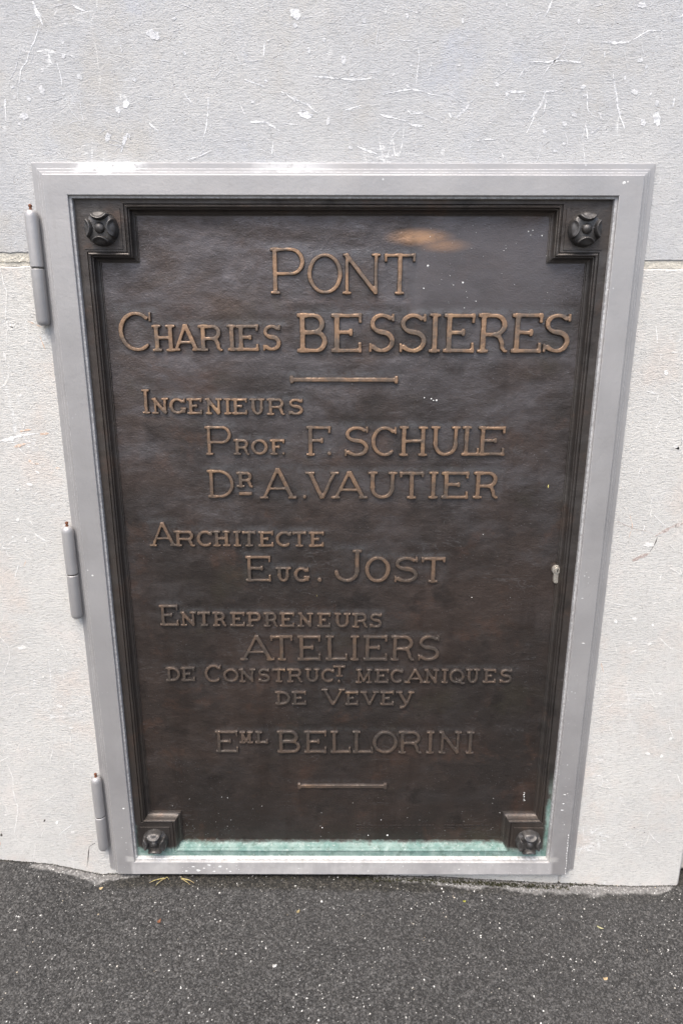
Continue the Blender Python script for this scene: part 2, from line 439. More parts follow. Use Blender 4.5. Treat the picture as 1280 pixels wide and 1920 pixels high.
# ================================================================== SETTING: pavement
_xs = np.array([-60, -1.2, -.95, -.7136, -.60, -.50, -.40, -.20, 0, .20, .35, .48, .60, .7022, .9, 1.2, 60.])
_zs = np.array([un(5, 1612)[1] + .03, un(5, 1612)[1] + .03, un(5, 1612)[1] + .02, un(5, 1612)[1], un(80, 1620)[1], un(200, 1640)[1],
                un(300, 1645, -.016)[1], un(480, 1648, -.016)[1], un(640, 1650, -.016)[1], un(800, 1653, -.014)[1], un(930, 1658, -.010)[1], un(1065, 1660, -.004)[1],
                un(1160, 1662)[1], un(1260, 1660)[1], un(1260, 1660)[1] - .004, un(1260, 1660)[1] - .008, un(1260, 1660)[1] - .01])
def ground_z(x, y):
    base = np.interp(x, _xs, _zs)
    far = np.clip(-0.0 - .022 * np.clip(x, -1, 1), -1, 1)
    k = np.exp(-np.maximum(-y, 0) / .35)
    return base * k + (far - .004) * (1 - k)

def axis(lo, hi, step, far):
    mid = np.arange(lo, hi + step / 2, step)
    g = step; a = [lo]; 
    while a[-1] > -far: g *= 1.45; a.append(a[-1] - g)
    b = [hi]; g = step
    while b[-1] < far: g *= 1.45; b.append(b[-1] + g)
    return np.concatenate([np.array(a[1:][::-1]), mid, np.array(b[1:])])
gx = axis(-.80, .80, .00115, 400); gy = axis(-.44, .04, .00115, 400)
GX, GY = np.meshgrid(gx, gy, indexing='ij')
fx, fy = GX.ravel(), GY.ravel()
inner = (np.abs(fx) < .803) & (fy > -.443) & (fy < .045)
CELL = .0030
qx, qy = fx / CELL, fy / CELL
ix0, iy0 = np.floor(qx), np.floor(qy)
f1 = np.full(fx.shape, 9.); f2 = np.full(fx.shape, 9.); idx = np.zeros(fx.shape); idy = np.zeros(fx.shape)
for dx in (-1, 0, 1):
    for dy in (-1, 0, 1):
        cx_, cy_ = ix0 + dx, iy0 + dy
        pxx = cx_ + .1 + .8 * _h(cx_, cy_, 1); pyy = cy_ + .1 + .8 * _h(cx_, cy_, 2)
        d = np.hypot(qx - pxx, qy - pyy) * (.75 + .6 * _h(cx_, cy_, 3))
        nearer = d < f1
        f2 = np.where(nearer, f1, np.minimum(f2, d))
        idx = np.where(nearer, cx_, idx); idy = np.where(nearer, cy_, idy)
        f1 = np.where(nearer, d, f1)
edge = np.clip((f2 - f1) / .45, 0, 1)
rnd = _h(idx, idy, 4); rnd2 = _h(idx, idy, 5); rnd3 = _h(idx, idy, 6)
stone_h = np.sqrt(edge) * (.0008 + .0022 * rnd)
stone_h += fbm(fx * 60, fy * 60, 3, 3) * .0026 + fbm(fx * 500, fy * 500, 9, 2) * .0008
gz = ground_z(fx, fy) + np.where(inner, stone_h, 0.0)
nf = fbm(fx * 7, fy * 7, 21, 4)
# lighter cement slurry lying along the foot of the wall
wall_front = np.full(fx.shape, 0.0)
strip_w = np.interp(fx, [-.75, -.66, -.56, -.50, -.45, -.40, .0, .06, .14, .30, .45, .58, .66, .70],
                    [0, .004, .012, .020, .012, .0, .0, .004, .010, .026, .030, .024, .012, 0])
strip_w = .72 * strip_w * (1 + 1.6 * fbm(fx * 40, fy * 40, 33, 3))
cement = sstep(1.0, .72, -fy / np.maximum(strip_w + .014, 1e-4)) * (strip_w > .003)
tone = np.clip((.05 + .95 * rnd2 ** 2.4) * (.25 + .75 * edge) + .12 * nf, 0, 1)
white = ((rnd3 > .9935) & (edge > .30) & (f1 < .20 + .30 * _h(idx, idy, 8))) | ((rnd3 > .955) & (f1 < .08 + .10 * _h(idx, idy, 9)))
shade_grime = sstep(-.050, -.034, fy + .012 * fbm(fx * 45, fy * 45, 47, 3)) * sstep(.0, .25, .5 + fbm(fx * 30, fy * 30, 40, 3)) * np.interp(fx, [-.5, -.44, .1, .3, .5, .72], [0, 1, .95, .5, .3, .2]) * (1 - cement)  # contact shade under the frame, with grime, painted into the ground colour
shade_grime = np.maximum(shade_grime, sstep(-.0060, -.0022, fy + .004 * fbm(fx * 60, fy * 0 + 3, 44, 3)) * .9)  # thin line of painted contact shade and grime where stones meet the ground
ny, nx = len(gy), len(gx)
I = np.arange(nx * ny).reshape(nx, ny)
quads = np.stack([I[:-1, :-1], I[1:, :-1], I[1:, 1:], I[:-1, 1:]], -1).reshape(-1, 4)
pav = obj('pavement', np.stack([fx, fy, gz], -1), quads, M['asphalt'], smooth=True)
attr(pav, 'tone', tone); attr(pav, 'white', white * inner); attr(pav, 'cement', cement * inner); attr(pav, 'shade_grime', np.where(inner, shade_grime, 0))
tag(pav, 'dark grey asphalt pavement with pale grit running up to the foot of the wall', 'pavement', kind='structure')

# ================================================================== STONE PIER
JL, JR = un(0, 484)[1], un(1280, 494)[1]
ZJ = (JL + JR) / 2
PX0, PX1 = -.7150, .7050
OP = .452                       # half width of the opening
ZTOP_OPEN = 1.335
PIER_D = .50
pier = empty('stone_pier', (0, .25, -.15), 'pale limestone pier of large combed blocks around the bronze plaque', 'stone pier')

def ragged(x0, z0, x1, z1, n, amp, seed):
    """points from a to b with a little wear"""
    out = []
    for i in range(n + 1):
        t = i / n; x = x0 + (x1 - x0) * t; z = z0 + (z1 - z0) * t
        d = float(fbm(np.array([t * n * .35 + seed]), np.array([seed * 3.1]), int(seed), 3)[0]) * 2 * amp
        if 0 < i < n:
            L = math.hypot(x1 - x0, z1 - z0); x += -(z1 - z0) / L * d; z += (x1 - x0) / L * d
        out.append((x, z))
    return out

def block(name, outline, y0, y1, mats, parent, veins=(), bev=.0028):
    """stone block: outline (x, z) given anticlockwise seen from the front, y0 front face; arris worn by bev"""
    n = len(outline); mb = MB()
    P = [Vector(p) for p in outline]; ins = []
    for i in range(n):
        a, b, c = P[i - 1], P[i], P[(i + 1) % n]
        d1 = (b - a).normalized(); d2 = (c - b).normalized()
        nn = Vector((-d1.y - d2.y, d1.x + d2.x)); nn = nn / max(nn.length_squared, 1e-9) * 2
        ins.append(b + nn * bev)
    vs = [(p.x, y0, p.y) for p in ins] + [(p.x, y0 + bev, p.y) for p in P] + [(p.x, y1, p.y) for p in P]
    fs = [tuple(range(n))]
    for r in (0, 1):
        for i in range(n):
            j = (i + 1) % n
            fs.append((r * n + i, (r + 1) * n + i, (r + 1) * n + j, r * n + j))
    fs.append(tuple(reversed(range(2 * n, 3 * n))))
    mb.add(vs, fs, 0)
    for (pts, mi) in veins: mb.add(*pts, mi)
    return mb.build(name, mats, parent)

_vs = [0]
def vein(pts, w0, w1=None, mi=1, scale=1.0, ox=0, oy=0, y=-.0003, wob=.9):
    """inlaid seam of another mineral along photo points, standing a hair proud of the dressed face"""
    _vs[0] += 1; rs = random.Random(_vs[0] * 31)
    w1 = w0 if w1 is None else w1
    W = [un(ox + p[0] * scale, oy + p[1] * scale, 0) for p in pts]
    fine = []
    for (a, b) in zip(W[:-1], W[1:]):
        L = math.hypot(b[0] - a[0], b[1] - a[1]); k = max(2, int(L / .004))
        for i in range(k): fine.append((a[0] + (b[0] - a[0]) * i / k, a[1] + (b[1] - a[1]) * i / k))
    fine.append(W[-1])
    pxm = .00086 * scale
    n = len(fine); vs = []; fs = []; jit = 0; jv = 0
    for i, (x, z) in enumerate(fine):
        a = fine[max(0, i - 1)]; b = fine[min(n - 1, i + 1)]
        d = Vector((b[0] - a[0], b[1] - a[1]));  d = d.normalized() if d.length > 0 else Vector((1, 0))
        t = i / (n - 1)
        w = (w0 + (w1 - w0) * t) * pxm * (.25 + .75 * math.sin(math.pi * min(1, max(0, .08 + .84 * t)))) * rs.uniform(.35, 1.25) * .5
        jv += rs.uniform(-1, 1) * .0008; jv *= .8; jit = jit * .9 + jv * wob
        cx, cz = x - d.y * jit, z + d.x * jit
        vs += [(cx - d.y * w, y, cz + d.x * w), (cx + d.y * w, y, cz - d.x * w)]
        if i: fs.append((2 * i - 2, 2 * i - 1, 2 * i + 1, 2 * i))
    return ((vs, fs), mi)
def blot(px, py, rx, ry, mi=1, scale=1.0, ox=0, oy=0, y=-.0004, ring=False, ang=0.):
    _vs[0] += 1; rs = random.Random(_vs[0] * 17)
    x, z = un(ox + px * scale, oy + py * scale, 0); k = 14; pxm = .00086 * scale
    vs = []; ph = rs.uniform(0, 6)
    for i in range(k):
        a = 2 * math.pi * i / k; r = 1 + .22 * math.sin(2 * a + ph) + .16 * math.sin(5 * a + 2 * ph) + rs.uniform(-.12, .12)
        ex, ez = rx * pxm * r * math.cos(a), ry * pxm * r * math.sin(a)
        vs.append((x + ex * math.cos(ang) - ez * math.sin(ang), y, z + ex * math.sin(ang) + ez * math.cos(ang)))
    return ((vs, [tuple(range(k))]), mi)

V1 = []
rs = random.Random(909)
for i in range(90):
    px, py, a, L = rs.uniform(0, 1280), rs.uniform(0, 470), rs.choice([rs.gauss(1.5, .25), rs.gauss(.1, .3), rs.uniform(0, 3.1)]), rs.uniform(8, 46)
    if py > 290 and 40 < px < 1240: continue
    V1.append(vein([(px, py), (px + L * .5 * math.cos(a) + rs.uniform(-3, 3), py + L * .5 * math.sin(a) + rs.uniform(-3, 3)), (px + L * math.cos(a), py + L * math.sin(a))], rs.uniform(1.2, 2.4), rs.uniform(.8, 1.4), 2, 1.0))
    if rs.random() < .5: V1.append(blot(rs.uniform(0, 1280), rs.uniform(0, 285), rs.uniform(1.5, 4.5), rs.uniform(1.5, 4.5), 2, 1.0))
def a1(p, w0, w1=None, mi=1, ox=0):
    w1 = w0 if w1 is None else w1
    V1.append(vein(p, w0 * .85, w1 * .85, 2 if w0 < 5.5 else mi, .5, ox, 0))
    if len(p) > 1 and w0 >= 5:
        rb = random.Random(len(V1)); k = rb.randrange(len(p) - 1); t = rb.uniform(.2, .8)
        q0 = (p[k][0] + (p[k + 1][0] - p[k][0]) * t, p[k][1] + (p[k + 1][1] - p[k][1]) * t)
        an = math.atan2(p[k + 1][1] - p[k][1], p[k + 1][0] - p[k][0]) + rb.choice((-1, 1)) * rb.uniform(.5, 1.1); L = rb.uniform(25, 75)
        V1.append(vein([q0, (q0[0] + L * .5 * math.cos(an + .2), q0[1] + L * .5 * math.sin(an + .2)), (q0[0] + L * math.cos(an), q0[1] + L * math.sin(an))], 3.2, 1.6, 2, .5, ox, 0, -.00022, 1.6))
    if w0 > 6: V1.append(vein([(q[0] + 5, q[1] + 4) for q in p], 2.2, 1.2, 2, .5, ox, 0, -.00025, 1.6))
def a2(p, w0, w1=None, mi=1): a1(p, w0, w1, mi, 640)
a1([(125, 5), (135, 40), (155, 70), (165, 95)], 22, 8); a1([(148, 95), (120, 170), (110, 235), (85, 265), (80, 310), (65, 380)], 9, 4)
a1([(215, 230), (225, 265), (235, 330)], 7, 3); a1([(990, 150), (988, 215)], 7); a1([(915, 295), (990, 335)], 6)
a1([(1055, 345), (1100, 375), (1150, 400), (1185, 428)], 10, 7); a1([(940, 458), (1000, 462), (1050, 486)], 14, 7); a1([(1060, 462), (1115, 460)], 6)
a1([(1170, 285), (1275, 290)], 7); a1([(560, 462), (590, 500)], 9, 5); a1([(525, 360), (580, 352)], 5); a1([(690, 345), (720, 390)], 6)
a1([(780, 365), (770, 440), (750, 560)], 8, 4); a1([(705, 598), (795, 565)], 8, 4); a1([(1025, 530), (1023, 592)], 6)
a1([(20, 370), (14, 450)], 10, 4); a1([(300, 380), (300, 470)], 5); a1([(480, 500), (452, 570)], 22, 12, 2); a1([(30, 330), (60, 260), (75, 180)], 4)
a1([(240, 350), (275, 420), (310, 470)], 4); a1([(640, 45), (690, 30)], 4); a1([(850, 528), (905, 520)], 5); a1([(590, 225), (640, 228)], 5)
a1([(800, 300), (830, 250)], 4); a1([(900, 380), (925, 440)], 4, 4, 2); a1([(640, 120), (700, 105)], 3); a1([(180, 30), (260, 10)], 4); a1([(270, 15), (320, 45)], 7)
a2([(-10, 296), (60, 297), (122, 293)], 8, 5); a2([(287, 175), (291, 320)], 5); a2([(155, 356), (215, 338), (275, 333), (380, 342)], 9, 5)
a2([(12, 412), (72, 387)], 11, 6); a2([(375, 350), (418, 355), (462, 382)], 6); a2([(142, 426), (238, 462)], 11, 5); a2([(245, 458), (315, 478)], 12, 6)
a2([(235, 408), (262, 428), (300, 421), (384, 458)], 6, 4); a2([(402, 423), (412, 442)], 8); a2([(1018, 278), (1045, 390), (1067, 480)], 8, 10)
a2([(970, 160), (1080, 157)], 12, 8); a2([(1092, 150), (1150, 122), (1212, 115)], 9, 5); a2([(660, 296), (692, 258)], 5); a2([(705, 235), (780, 238), (860, 230), (910, 228)], 7, 8)
a2([(742, 303), (770, 245), (852, 138)], 5); a2([(625, 345), (690, 348)], 13, 5); a2([(690, 348), (668, 392)], 5); a2([(748, 346), (808, 335)], 9, 5)
a2([(762, 348), (740, 400), (695, 455)], 14, 10, 2); a2([(768, 348), (755, 420)], 6); a2([(918, 340), (926, 432)], 6); a2([(914, 468), (921, 522)], 6)
a2([(60, 550), (132, 586)], 8); a2([(508, 528), (575, 530)], 10, 5); a2([(430, 442), (497, 372)], 18, 8, 2); a2([(1247, 360), (1240, 402)], 7); a2([(788, 0), (754, 62)], 10, 4)
a2([(690, 500), (715, 430)], 6); a2([(1110, 300), (1150, 260)], 4); a2([(560, 300), (640, 240)], 3); a2([(470, 560), (495, 540)], 5); a2([(930, 500), (975, 470)], 8, 4, 2)
a2([(140, 100), (132, 170)], 5); a2([(600, 575), (605, 595)], 6); a2([(1190, 440), (1205, 520)], 3); a2([(1195, 90), (1198, 170)], 4)
for (x, y, rx, ry, mi) in [(240, 210, 9, 7, 1), (275, 213, 7, 4, 1), (300, 288, 11, 10, 2), (158, 338, 11, 14, 2), (474, 390, 11, 17, 1), (443, 412, 12, 10, 1), (92, 436, 15, 13, 2), (75, 465, 6, 7, 1),
                           (1107, 53, 24, 15, 1), (1107, 95, 6, 10, 1), (1145, 431, 30, 12, 1), (110, 370, 9, 8, 2), (405, 515, 12, 14, 2), (575, 130, 22, 20, 2), (235, 158, 6, 8, 1),
                           (240, 352, 5, 6, 1), (505, 300, 9, 6, 2), (1215, 150, 7, 7, 1), (1230, 455, 8, 12, 2), (948, 382, 6, 6, 1), (652, 70, 7, 6, 1)]:
    V1.append(blot(x, y, rx * .9, ry * .9, mi if rx > 10.5 or y < 60 else 2, .5, 0, 0))
for (x, y, rx, ry, mi) in [(1180, 446, 18, 22, 1), (835, 465, 11, 9, 2), (1118, 226, 10, 9, 1), (1098, 346, 12, 11, 2), (85, 78, 11, 8, 1), (440, 245, 5, 5, 1), (618, 18, 5, 6, 1), (760, 495, 10, 10, 2),
                           (870, 430, 14, 9, 2), (1130, 460, 14, 12, 2), (800, 566, 8, 6, 1), (40, 280, 7, 6, 2), (1125, 20, 14, 12, 2), (8, 225, 12, 14, 2)]:
    V1.append(blot(x, y, rx * .85, ry * .85, mi if rx > 15 else 2, .5, 640, 0))

WTOP = 2.6
top_out = ([(PX0, ZJ + .05)] and
           ragged(PX0, JL + .004, -OP, JL + .006, 44, .0030, 3) + [(-OP, ZTOP_OPEN), (OP, ZTOP_OPEN)] +
           ragged(OP, JR + .003, PX1, JR + .003, 24, .0012, 4) + [(PX1, WTOP), (PX0, WTOP)])
block('stone_block', top_out, 0.0, PIER_D, [M['stone_top'], M['vein'], M['vein_soft'], M['rust_vein']], pier, V1)

VL = []
def a3(p, w0, w1=None, mi=1): VL.append(vein(p, w0, w1, mi, .177, 0, 660))
def a6(p, w0, w1=None, mi=1): VL.append(vein(p, w0, w1, mi, .336, 0, 1400))
a3([(0, 380), (60, 345), (105, 260), (122, 180)], 44, 20, 2); a3([(-10, 945), (60, 930), (200, 895), (330, 872), (410, 862)], 70, 24)
a3([(430, 868), (520, 866)], 50, 20, 4); a3([(150, 1005), (260, 975), (330, 960)], 50, 20, 4); a3([(310, 1145), (360, 1180), (420, 1185)], 60, 20, 4)
a3([(220, 840), (330, 810)], 45, 15, 4); a3([(45, 0), (70, 90)], 40, 15); a3([(380, 1255), (420, 1290)], 25); a3([(590, 1230), (640, 1240)], 30, 20, 4)
VL.append(vein([(0, 645), (50, 790), (58, 1010), (28, 1130)], 11, 6, 2, .336, 0, 280)); VL.append(vein([(160, 960), (230, 1000)], 9, 5, 4, .336, 0, 280)); VL.append(vein([(225, 1040), (255, 1120)], 9, 5, 4, .336, 0, 280))
a6([(40, 90), (70, 170), (72, 250), (96, 340), (80, 490)], 10, 12, 2); a6([(410, 80), (420, 160)], 6, 4, 2); a6([(290, 400), (330, 460), (350, 520)], 4, 3, 2)
VL.append(vein([(455, 1220), (470, 1290), (520, 1360), (540, 1450)], 10, 5, 2, .2344, 0, 900)); VL.append(vein([(0, 1250), (60, 1330), (75, 1440), (45, 1620)], 12, 8, 2, .2344, 0, 900))
VL.append(blot(180, 1340, 40, 22, 2, .2344, 0, 900)); VL.append(vein([(280, 430), (380, 500)], 40, 20, 2, .2344, 0, 900)); VL.append(blot(240, 35, 24, 12, 1, .2344, 0, 900))
VL.append(vein([(190, 690), (205, 640)], 12, 6, 4, .2344, 0, 900)); VL.append(blot(250, 412, 7, 10, 5, .336, 0, 1400, ang=-.6)); VL.append(blot(10, 492, 7, 14, 5, .336, 0, 1400)); VL.append(blot(2, 540, 6, 16, 4, .336, 0, 1400))
VL.append(vein([(500, 558), (497, 590), (494, 640), (488, 672)], 6, 5, 5, .336, 0, 1400, wob=.5)); VL.append(vein([(500, 558), (520, 545), (535, 538)], 5, 3, 5, .336, 0, 1400))
rs = random.Random(77)
def splinters(lst, n, x0, x1, y0, y1):
    for i in range(n):
        px, py, a, L = rs.uniform(x0, x1), rs.uniform(y0, y1), rs.uniform(0, math.pi), rs.uniform(6, 34)
        q = [(px, py), (px + L * .5 * math.cos(a) + rs.uniform(-3, 3), py + L * .5 * math.sin(a) + rs.uniform(-3, 3)), (px + L * math.cos(a), py + L * math.sin(a))]
        lst.append(vein(q, rs.uniform(1.5, 3.5), rs.uniform(1, 2), rs.choice([1, 2, 2]), 1.0))
        if rs.random() < .4: lst.append(blot(rs.uniform(x0, x1), rs.uniform(y0, y1), rs.uniform(2, 6), rs.uniform(1.5, 5), rs.choice([1, 2, 2]), 1.0))
splinters(VL, 34, 0, 70, 520, 1560); splinters(VL, 14, 60, 140, 1180, 1580)
low_mats = [M['stone_low'], M['vein_low'], M['vein_low_soft'], M['rust_vein'], vein_mat('ochre stain', (.70, .52, .40), .5, (.76, .72, .67)), M['crack']]
foot_mats = [M['stone_foot']] + low_mats[1:]
zl = JL - .009; zr = JR - .005
def lowblock(x0, x1, zt, seedv, veins):
    pts = ragged(x0, -.16, x1, -.16, 2, 0, 1) + ragged(x1, zt, x0, zt - .0005, 40, .0026, seedv) 
    return pts
block('stone_block', lowblock(PX0, -OP, zl, 5, VL), 0.0, PIER_D, low_mats, pier, VL, bev=.005)
VR = []
def a5(p, w0, w1=None, mi=3): VR.append(vein(p, w0, w1, mi, .2578, 950, 900))
a5([(910, 585), (1035, 528)], 46, 22); a5([(1035, 520), (1085, 412)], 10, 8, 5); a5([(1075, 410), (1180, 352), (1290, 322)], 26, 40); a5([(800, 300), (900, 340), (1060, 400)], 8, 5)
a5([(895, 260), (905, 340), (895, 420)], 9, 6, 4); a5([(780, 900), (900, 915)], 10, 6, 2); a5([(1100, 1140), (1180, 1220), (1280, 1255)], 14, 9, 2); a5([(680, 1330), (695, 1400)], 9, 6, 4); a5([(1180, 640), (1280, 700)], 12, 7, 2)
VR.append(blot(1030, 470, 36, 24, 2, .2578, 950, 900)); VR.append(vein([(730, 205), (800, 210), (880, 240)], 6, 4, 2, .336, 850, 1400)); VR.append(vein([(740, 243), (1000, 241), (1270, 240)], 3, 3, 2, .336, 850, 1400, wob=.2))
for q in [(1005, 450), (1065, 455), (1063, 478), (815, 500), (780, 550)]: VR.append(blot(q[0], q[1], 3, 3.5, 5, .336, 850, 1400))
splinters(VR, 30, 1200, 1280, 560, 1500); splinters(VR, 16, 1130, 1220, 1150, 1600)
block('stone_block', lowblock(OP, PX1, zr, 6, VR), 0.0, PIER_D, low_mats, pier, VR, bev=.005)
# sill block under the door
sill_top = un(1000, 1640, -.018)[1] - .006
block('sill_block', [(-OP + .001, -.16), (OP - .001, -.16), (OP - .001, sill_top), (-OP + .001, sill_top)], -.0015, PIER_D, [M['stone_foot']], pier, bev=.002)
mb = MB(); mb.box(PX0 + .012, -OP - .0005, .0014, .2, JL - .012, JL + .008)
mb.add(*vein([(-4, 489), (30, 491), (58, 488), (95, 492)], 7, 7, 0, 1.0, y=-.0002, wob=.6)[0])
mb.build('mortar_joint', M['mortar'], pier)
mb = MB(); mb.box(OP + .0005, PX1 - .012, .0016, .2, JR - .008, JR + .006); mb.build('mortar_joint', M['mortar'], pier)

# set back wall either side of the pier
wall = empty('stone_wall', (0, .62, -.15), 'set back rough stone wall seen past the edges of the pale pier', 'wall')
def longblock(x0, x1, z0, z1, y0): 
    return block('stone_block', ragged(x0, z0, x1, z0, 8, .002, x0 + 9) + ragged(x1, z1, x0, z1, 8, .002, x1 + 17), y0, .9, [M['stone_back']], wall, bev=.008)
zr0 = un(1276, 1632, .03)[1]; zl0 = un(3, 1588, .03)[1]
for k in range(4):
    longblock(-1.9 - 1.2 * k, -.718 - 1.2 * k if k else -.718, zl0, zl0 + .62, .03); longblock(-2.3 - 1.2 * k, -.72 if k == 0 else -1.11 - 1.2 * k, zl0 + .63, WTOP, .03)
    longblock(.708 + 1.2 * k, 1.9 + 1.2 * k - .01, zr0, zr0 + .62, .03); longblock(.71 if k == 0 else 1.11 + 1.2 * k, 2.3 + 1.2 * k - .01, zr0 + .63, WTOP, .03)
mb = MB(); mb.box(-5.5, -.719, .045, .85, -.2, zl0 - .002); mb.box(.709, 5.5, .045, .85, -.2, zr0 - .004); mb.build('footing', M['stone_back'], wall)

# ================================================================== METAL DOOR
yF, ym, yf = -.018, -.006, .012
def av(a, b): return (abs(a) + abs(b)) / 2
fxo = av(un(77, 326, yF)[0], un(1207, 327, yF)[0]); fxo2 = av(un(218, 1639, yF)[0], un(1057, 1640, yF)[0])
FX = (fxo + fxo2) / 2
FZ1 = un(640, 326.5, yF)[1]; FZ0 = un(640, 1640, yF)[1]
FIX = FX - .0365; FIZ1 = FZ1 - .0300; FIZ0 = un(640, 1617, yF)[1]
OX = FX + .0205; OZ = FZ1 + .0185
door = empty('metal_door', (0, 0, FZ0), 'light grey painted steel door frame with three hinges holding the bronze plaque', 'door')

def rings(rects, closed=True):
    """loft of rectangles (x half or pair, z0, z1, y) from outside to inside"""
    vs = []; fs = []
    for (xa, xb, z0, z1, y) in rects: vs += [(xa, y, z0), (xb, y, z0), (xb, y, z1), (xa, y, z1)]
    for r in range(len(rects) - 1):
        for i in range(4):
            j = (i + 1) % 4
            fs.append((r * 4 + i, r * 4 + j, (r + 1) * 4 + j, (r + 1) * 4 + i))
    return vs, fs
def fine_rect(rects, name, mats, parent, wear_fn, nseg=90, amp=.0003, caps=False):
    """same loft, but each side cut in many steps so paint wear and small waves can follow the edges"""
    P = []
    for (xa, xb, z0, z1, y) in rects:
        row = []
        for (a, b) in (((xa, z0), (xb, z0)), ((xb, z0), (xb, z1)), ((xb, z1), (xa, z1)), ((xa, z1), (xa, z0))):
            for i in range(nseg): t = i / nseg; row.append((a[0] + (b[0] - a[0]) * t, y, a[1] + (b[1] - a[1]) * t))
        P.append(row)
    P = np.array(P); nr, nc = P.shape[:2]
    V = P.reshape(-1, 3).copy()
    V[:, 0] += fbm(V[:, 2] * 14 + 3, V[:, 0] * 14, 51, 3) * amp * 2; V[:, 1] += fbm(V[:, 0] * 18, V[:, 2] * 18, 52, 3) * amp * 2
    J = np.arange(nr * nc).reshape(nr, nc); Jn = np.roll(J, -1, 1)
    fs = np.stack([J[:-1], Jn[:-1], Jn[1:], J[1:]], -1).reshape(-1, 4)
    o = obj(name, V, fs, mats, parent, smooth=False)
    attr(o, 'wear', np.repeat(np.array(wear_fn), nc))
    return o
X = FX
leaf = fine_rect([(-X, X, FZ0, FZ1, .004), (-X, X, FZ0, FZ1, yF + .0012), (-X + .0006, X - .0006, FZ0 + .0006, FZ1 - .0006, yF + .0003), (-X + .0016, X - .0016, FZ0 + .0016, FZ1 - .0016, yF),
                  (-FIX - .0012, FIX + .0012, FIZ0 - .0012, FIZ1 + .0012, yF), (-FIX - .0003, FIX + .0003, FIZ0 - .0003, FIZ1 + .0003, yF + .0005), (-FIX, FIX, FIZ0, FIZ1, yF + .0045),
                  (-FIX + .0032, FIX - .0032, FIZ0 + .0036, FIZ1 - .0030, yF + .0048), (-FIX + .0040, FIX - .0040, FIZ0 + .0044, FIZ1 - .0036, yF + .0056),
                  (-FIX + .0052, FIX - .0052, FIZ0 + .0066, FIZ1 - .0044, ym + .012)],
                 'leaf_frame', M['paint'], door, [0, .3, .6, .0, .0, .4, .1, .85, .85, .2])
def chips(name, lst, y, mat, parent, seed):
    """chipped paint and lime spots, one thin sheet lying on the face"""
    mb = MB(); rs = random.Random(seed)
    for (px, py, rx, ry) in lst:
        x, z = un(px, py, y); k = 9; q = .00055
        mb.add([(x, y - .0005, z)] + [(x + rx * q * math.cos(2 * math.pi * i / k) * rs.uniform(.55, 1.3), y - .0002, z + ry * q * math.sin(2 * math.pi * i / k) * rs.uniform(.55, 1.3)) for i in range(k)],
               [(0, 1 + (i + 1) % k, 1 + i) for i in range(k)])
    return mb.v, mb.f
rs = random.Random(3)
cl = [(1058, 1490, 5, 2.4), (1063, 1488, 2, 1.5), (1055, 1507, 4, 2.4), (1053, 1519, 6, 2.4), (1057, 1546, 2, 2), (1065, 1566, 2.5, 2.5), (1091, 1121.7, 4, 1.5), (1092.6, 1206, 5, 2), (174, 1079, 3.5, 2.6), (165, 1069, 2.4, 2),
      (1169, 343, 4, 5), (1176, 341, 2, 3), (232, 1516, 5, 3), (1047, 1452, 1.6, 1.4), (1060, 1475, 1.2, 1.2), (362, 1625, 6, 4), (372, 1632, 8, 5), (383, 1628, 4, 4), (392, 1622, 6, 4), (402, 1634, 6, 4), (413, 1625, 7, 5), (425, 1629, 4, 3.5), (432, 1634, 5, 3), (350, 1633, 5, 3.4),
      (448, 1630, 2.5, 2), (560, 1628, 3, 2), (690, 1633, 4, 2), (755, 1624, 3, 2), (860, 1630, 4, 2.4)]
cl += [(1065 - t * 6 + rs.uniform(-.7, .7), 1566 + t * 72, rs.uniform(.9, 2), rs.uniform(3, 6)) for t in [i / 15 for i in range(16)]]
cl += [(rs.uniform(190, 1080), rs.uniform(1622, 1637), rs.uniform(.7, 2), rs.uniform(.6, 1.5)) for i in range(50)]
cl += [(rs.uniform(1050, 1085), rs.uniform(1200, 1620), rs.uniform(.5, 1.2), rs.uniform(.5, 1.2)) for i in range(26)]
cv, cf = chips('chips', cl, yF, None, door, 4)
me = leaf.data; n0 = len(me.vertices)
bmx = bmesh.new(); bmx.from_mesh(me); base = Vector(door.location); vv = [bmx.verts.new(Vector(v) - base) for v in cv]
me.materials.append(M['fleck'])
for f in cf:
    fc = bmx.faces.new([vv[i] for i in f]); fc.material_index = 1; fc.smooth = False
bmx.to_mesh(me); bmx.free(); me.update()
# the jamb is a stepped moulding running up, across and down
def sweep_open(path_fn, prof, nseg):
    rows = []
    for (s, y) in prof: rows.append([(p[0], y, p[1]) for p in path_fn(s, nseg)])
    return np.array(rows)
def jamb_path(s, n):
    x = OX - s; z = OZ - s; out = []
    for (a, b) in (((-x, FZ0 + .0015), (-x, z)), ((-x, z), (x, z)), ((x, z), (x, FZ0 + .0015))):
        for i in range(n): t = i / n; out.append((a[0] + (b[0] - a[0]) * t, a[1] + (b[1] - a[1]) * t))
    out.append((x, FZ0 + .0015)); return out
prof = [(0, .03), (0, -.0022), (.0006, -.003), (.0016, -.0031), (.0090, -.0034), (.0092, -.0066), (.0097, -.0074), (.0104, -.0075), (.0140, -.0078), (.0142, -.0110), (.0147, -.0118), (.0154, -.0119), (.0186, -.0122), (.0198, -.006), (.0198, .02)]
JW = [.1, .3, .35, .0, .0, .25, .8, .0, .0, .25, .8, .0, .0, .0, .0]
P = sweep_open(jamb_path, prof, 80); nr, nc = P.shape[:2]; V = P.reshape(-1, 3).copy()
V[:, 1] += fbm(V[:, 0] * 9, V[:, 2] * 9, 57, 2) * .0003; V[:, 0] += fbm(V[:, 2] * 6, V[:, 0] * 3, 58, 2) * .0005
J = np.arange(nr * nc).reshape(nr, nc)
fs = np.stack([J[:-1, :-1], J[1:, :-1], J[1:, 1:], J[:-1, 1:]], -1).reshape(-1, 4)
cap = [tuple(J[:, 0]), tuple(J[::-1, -1])]
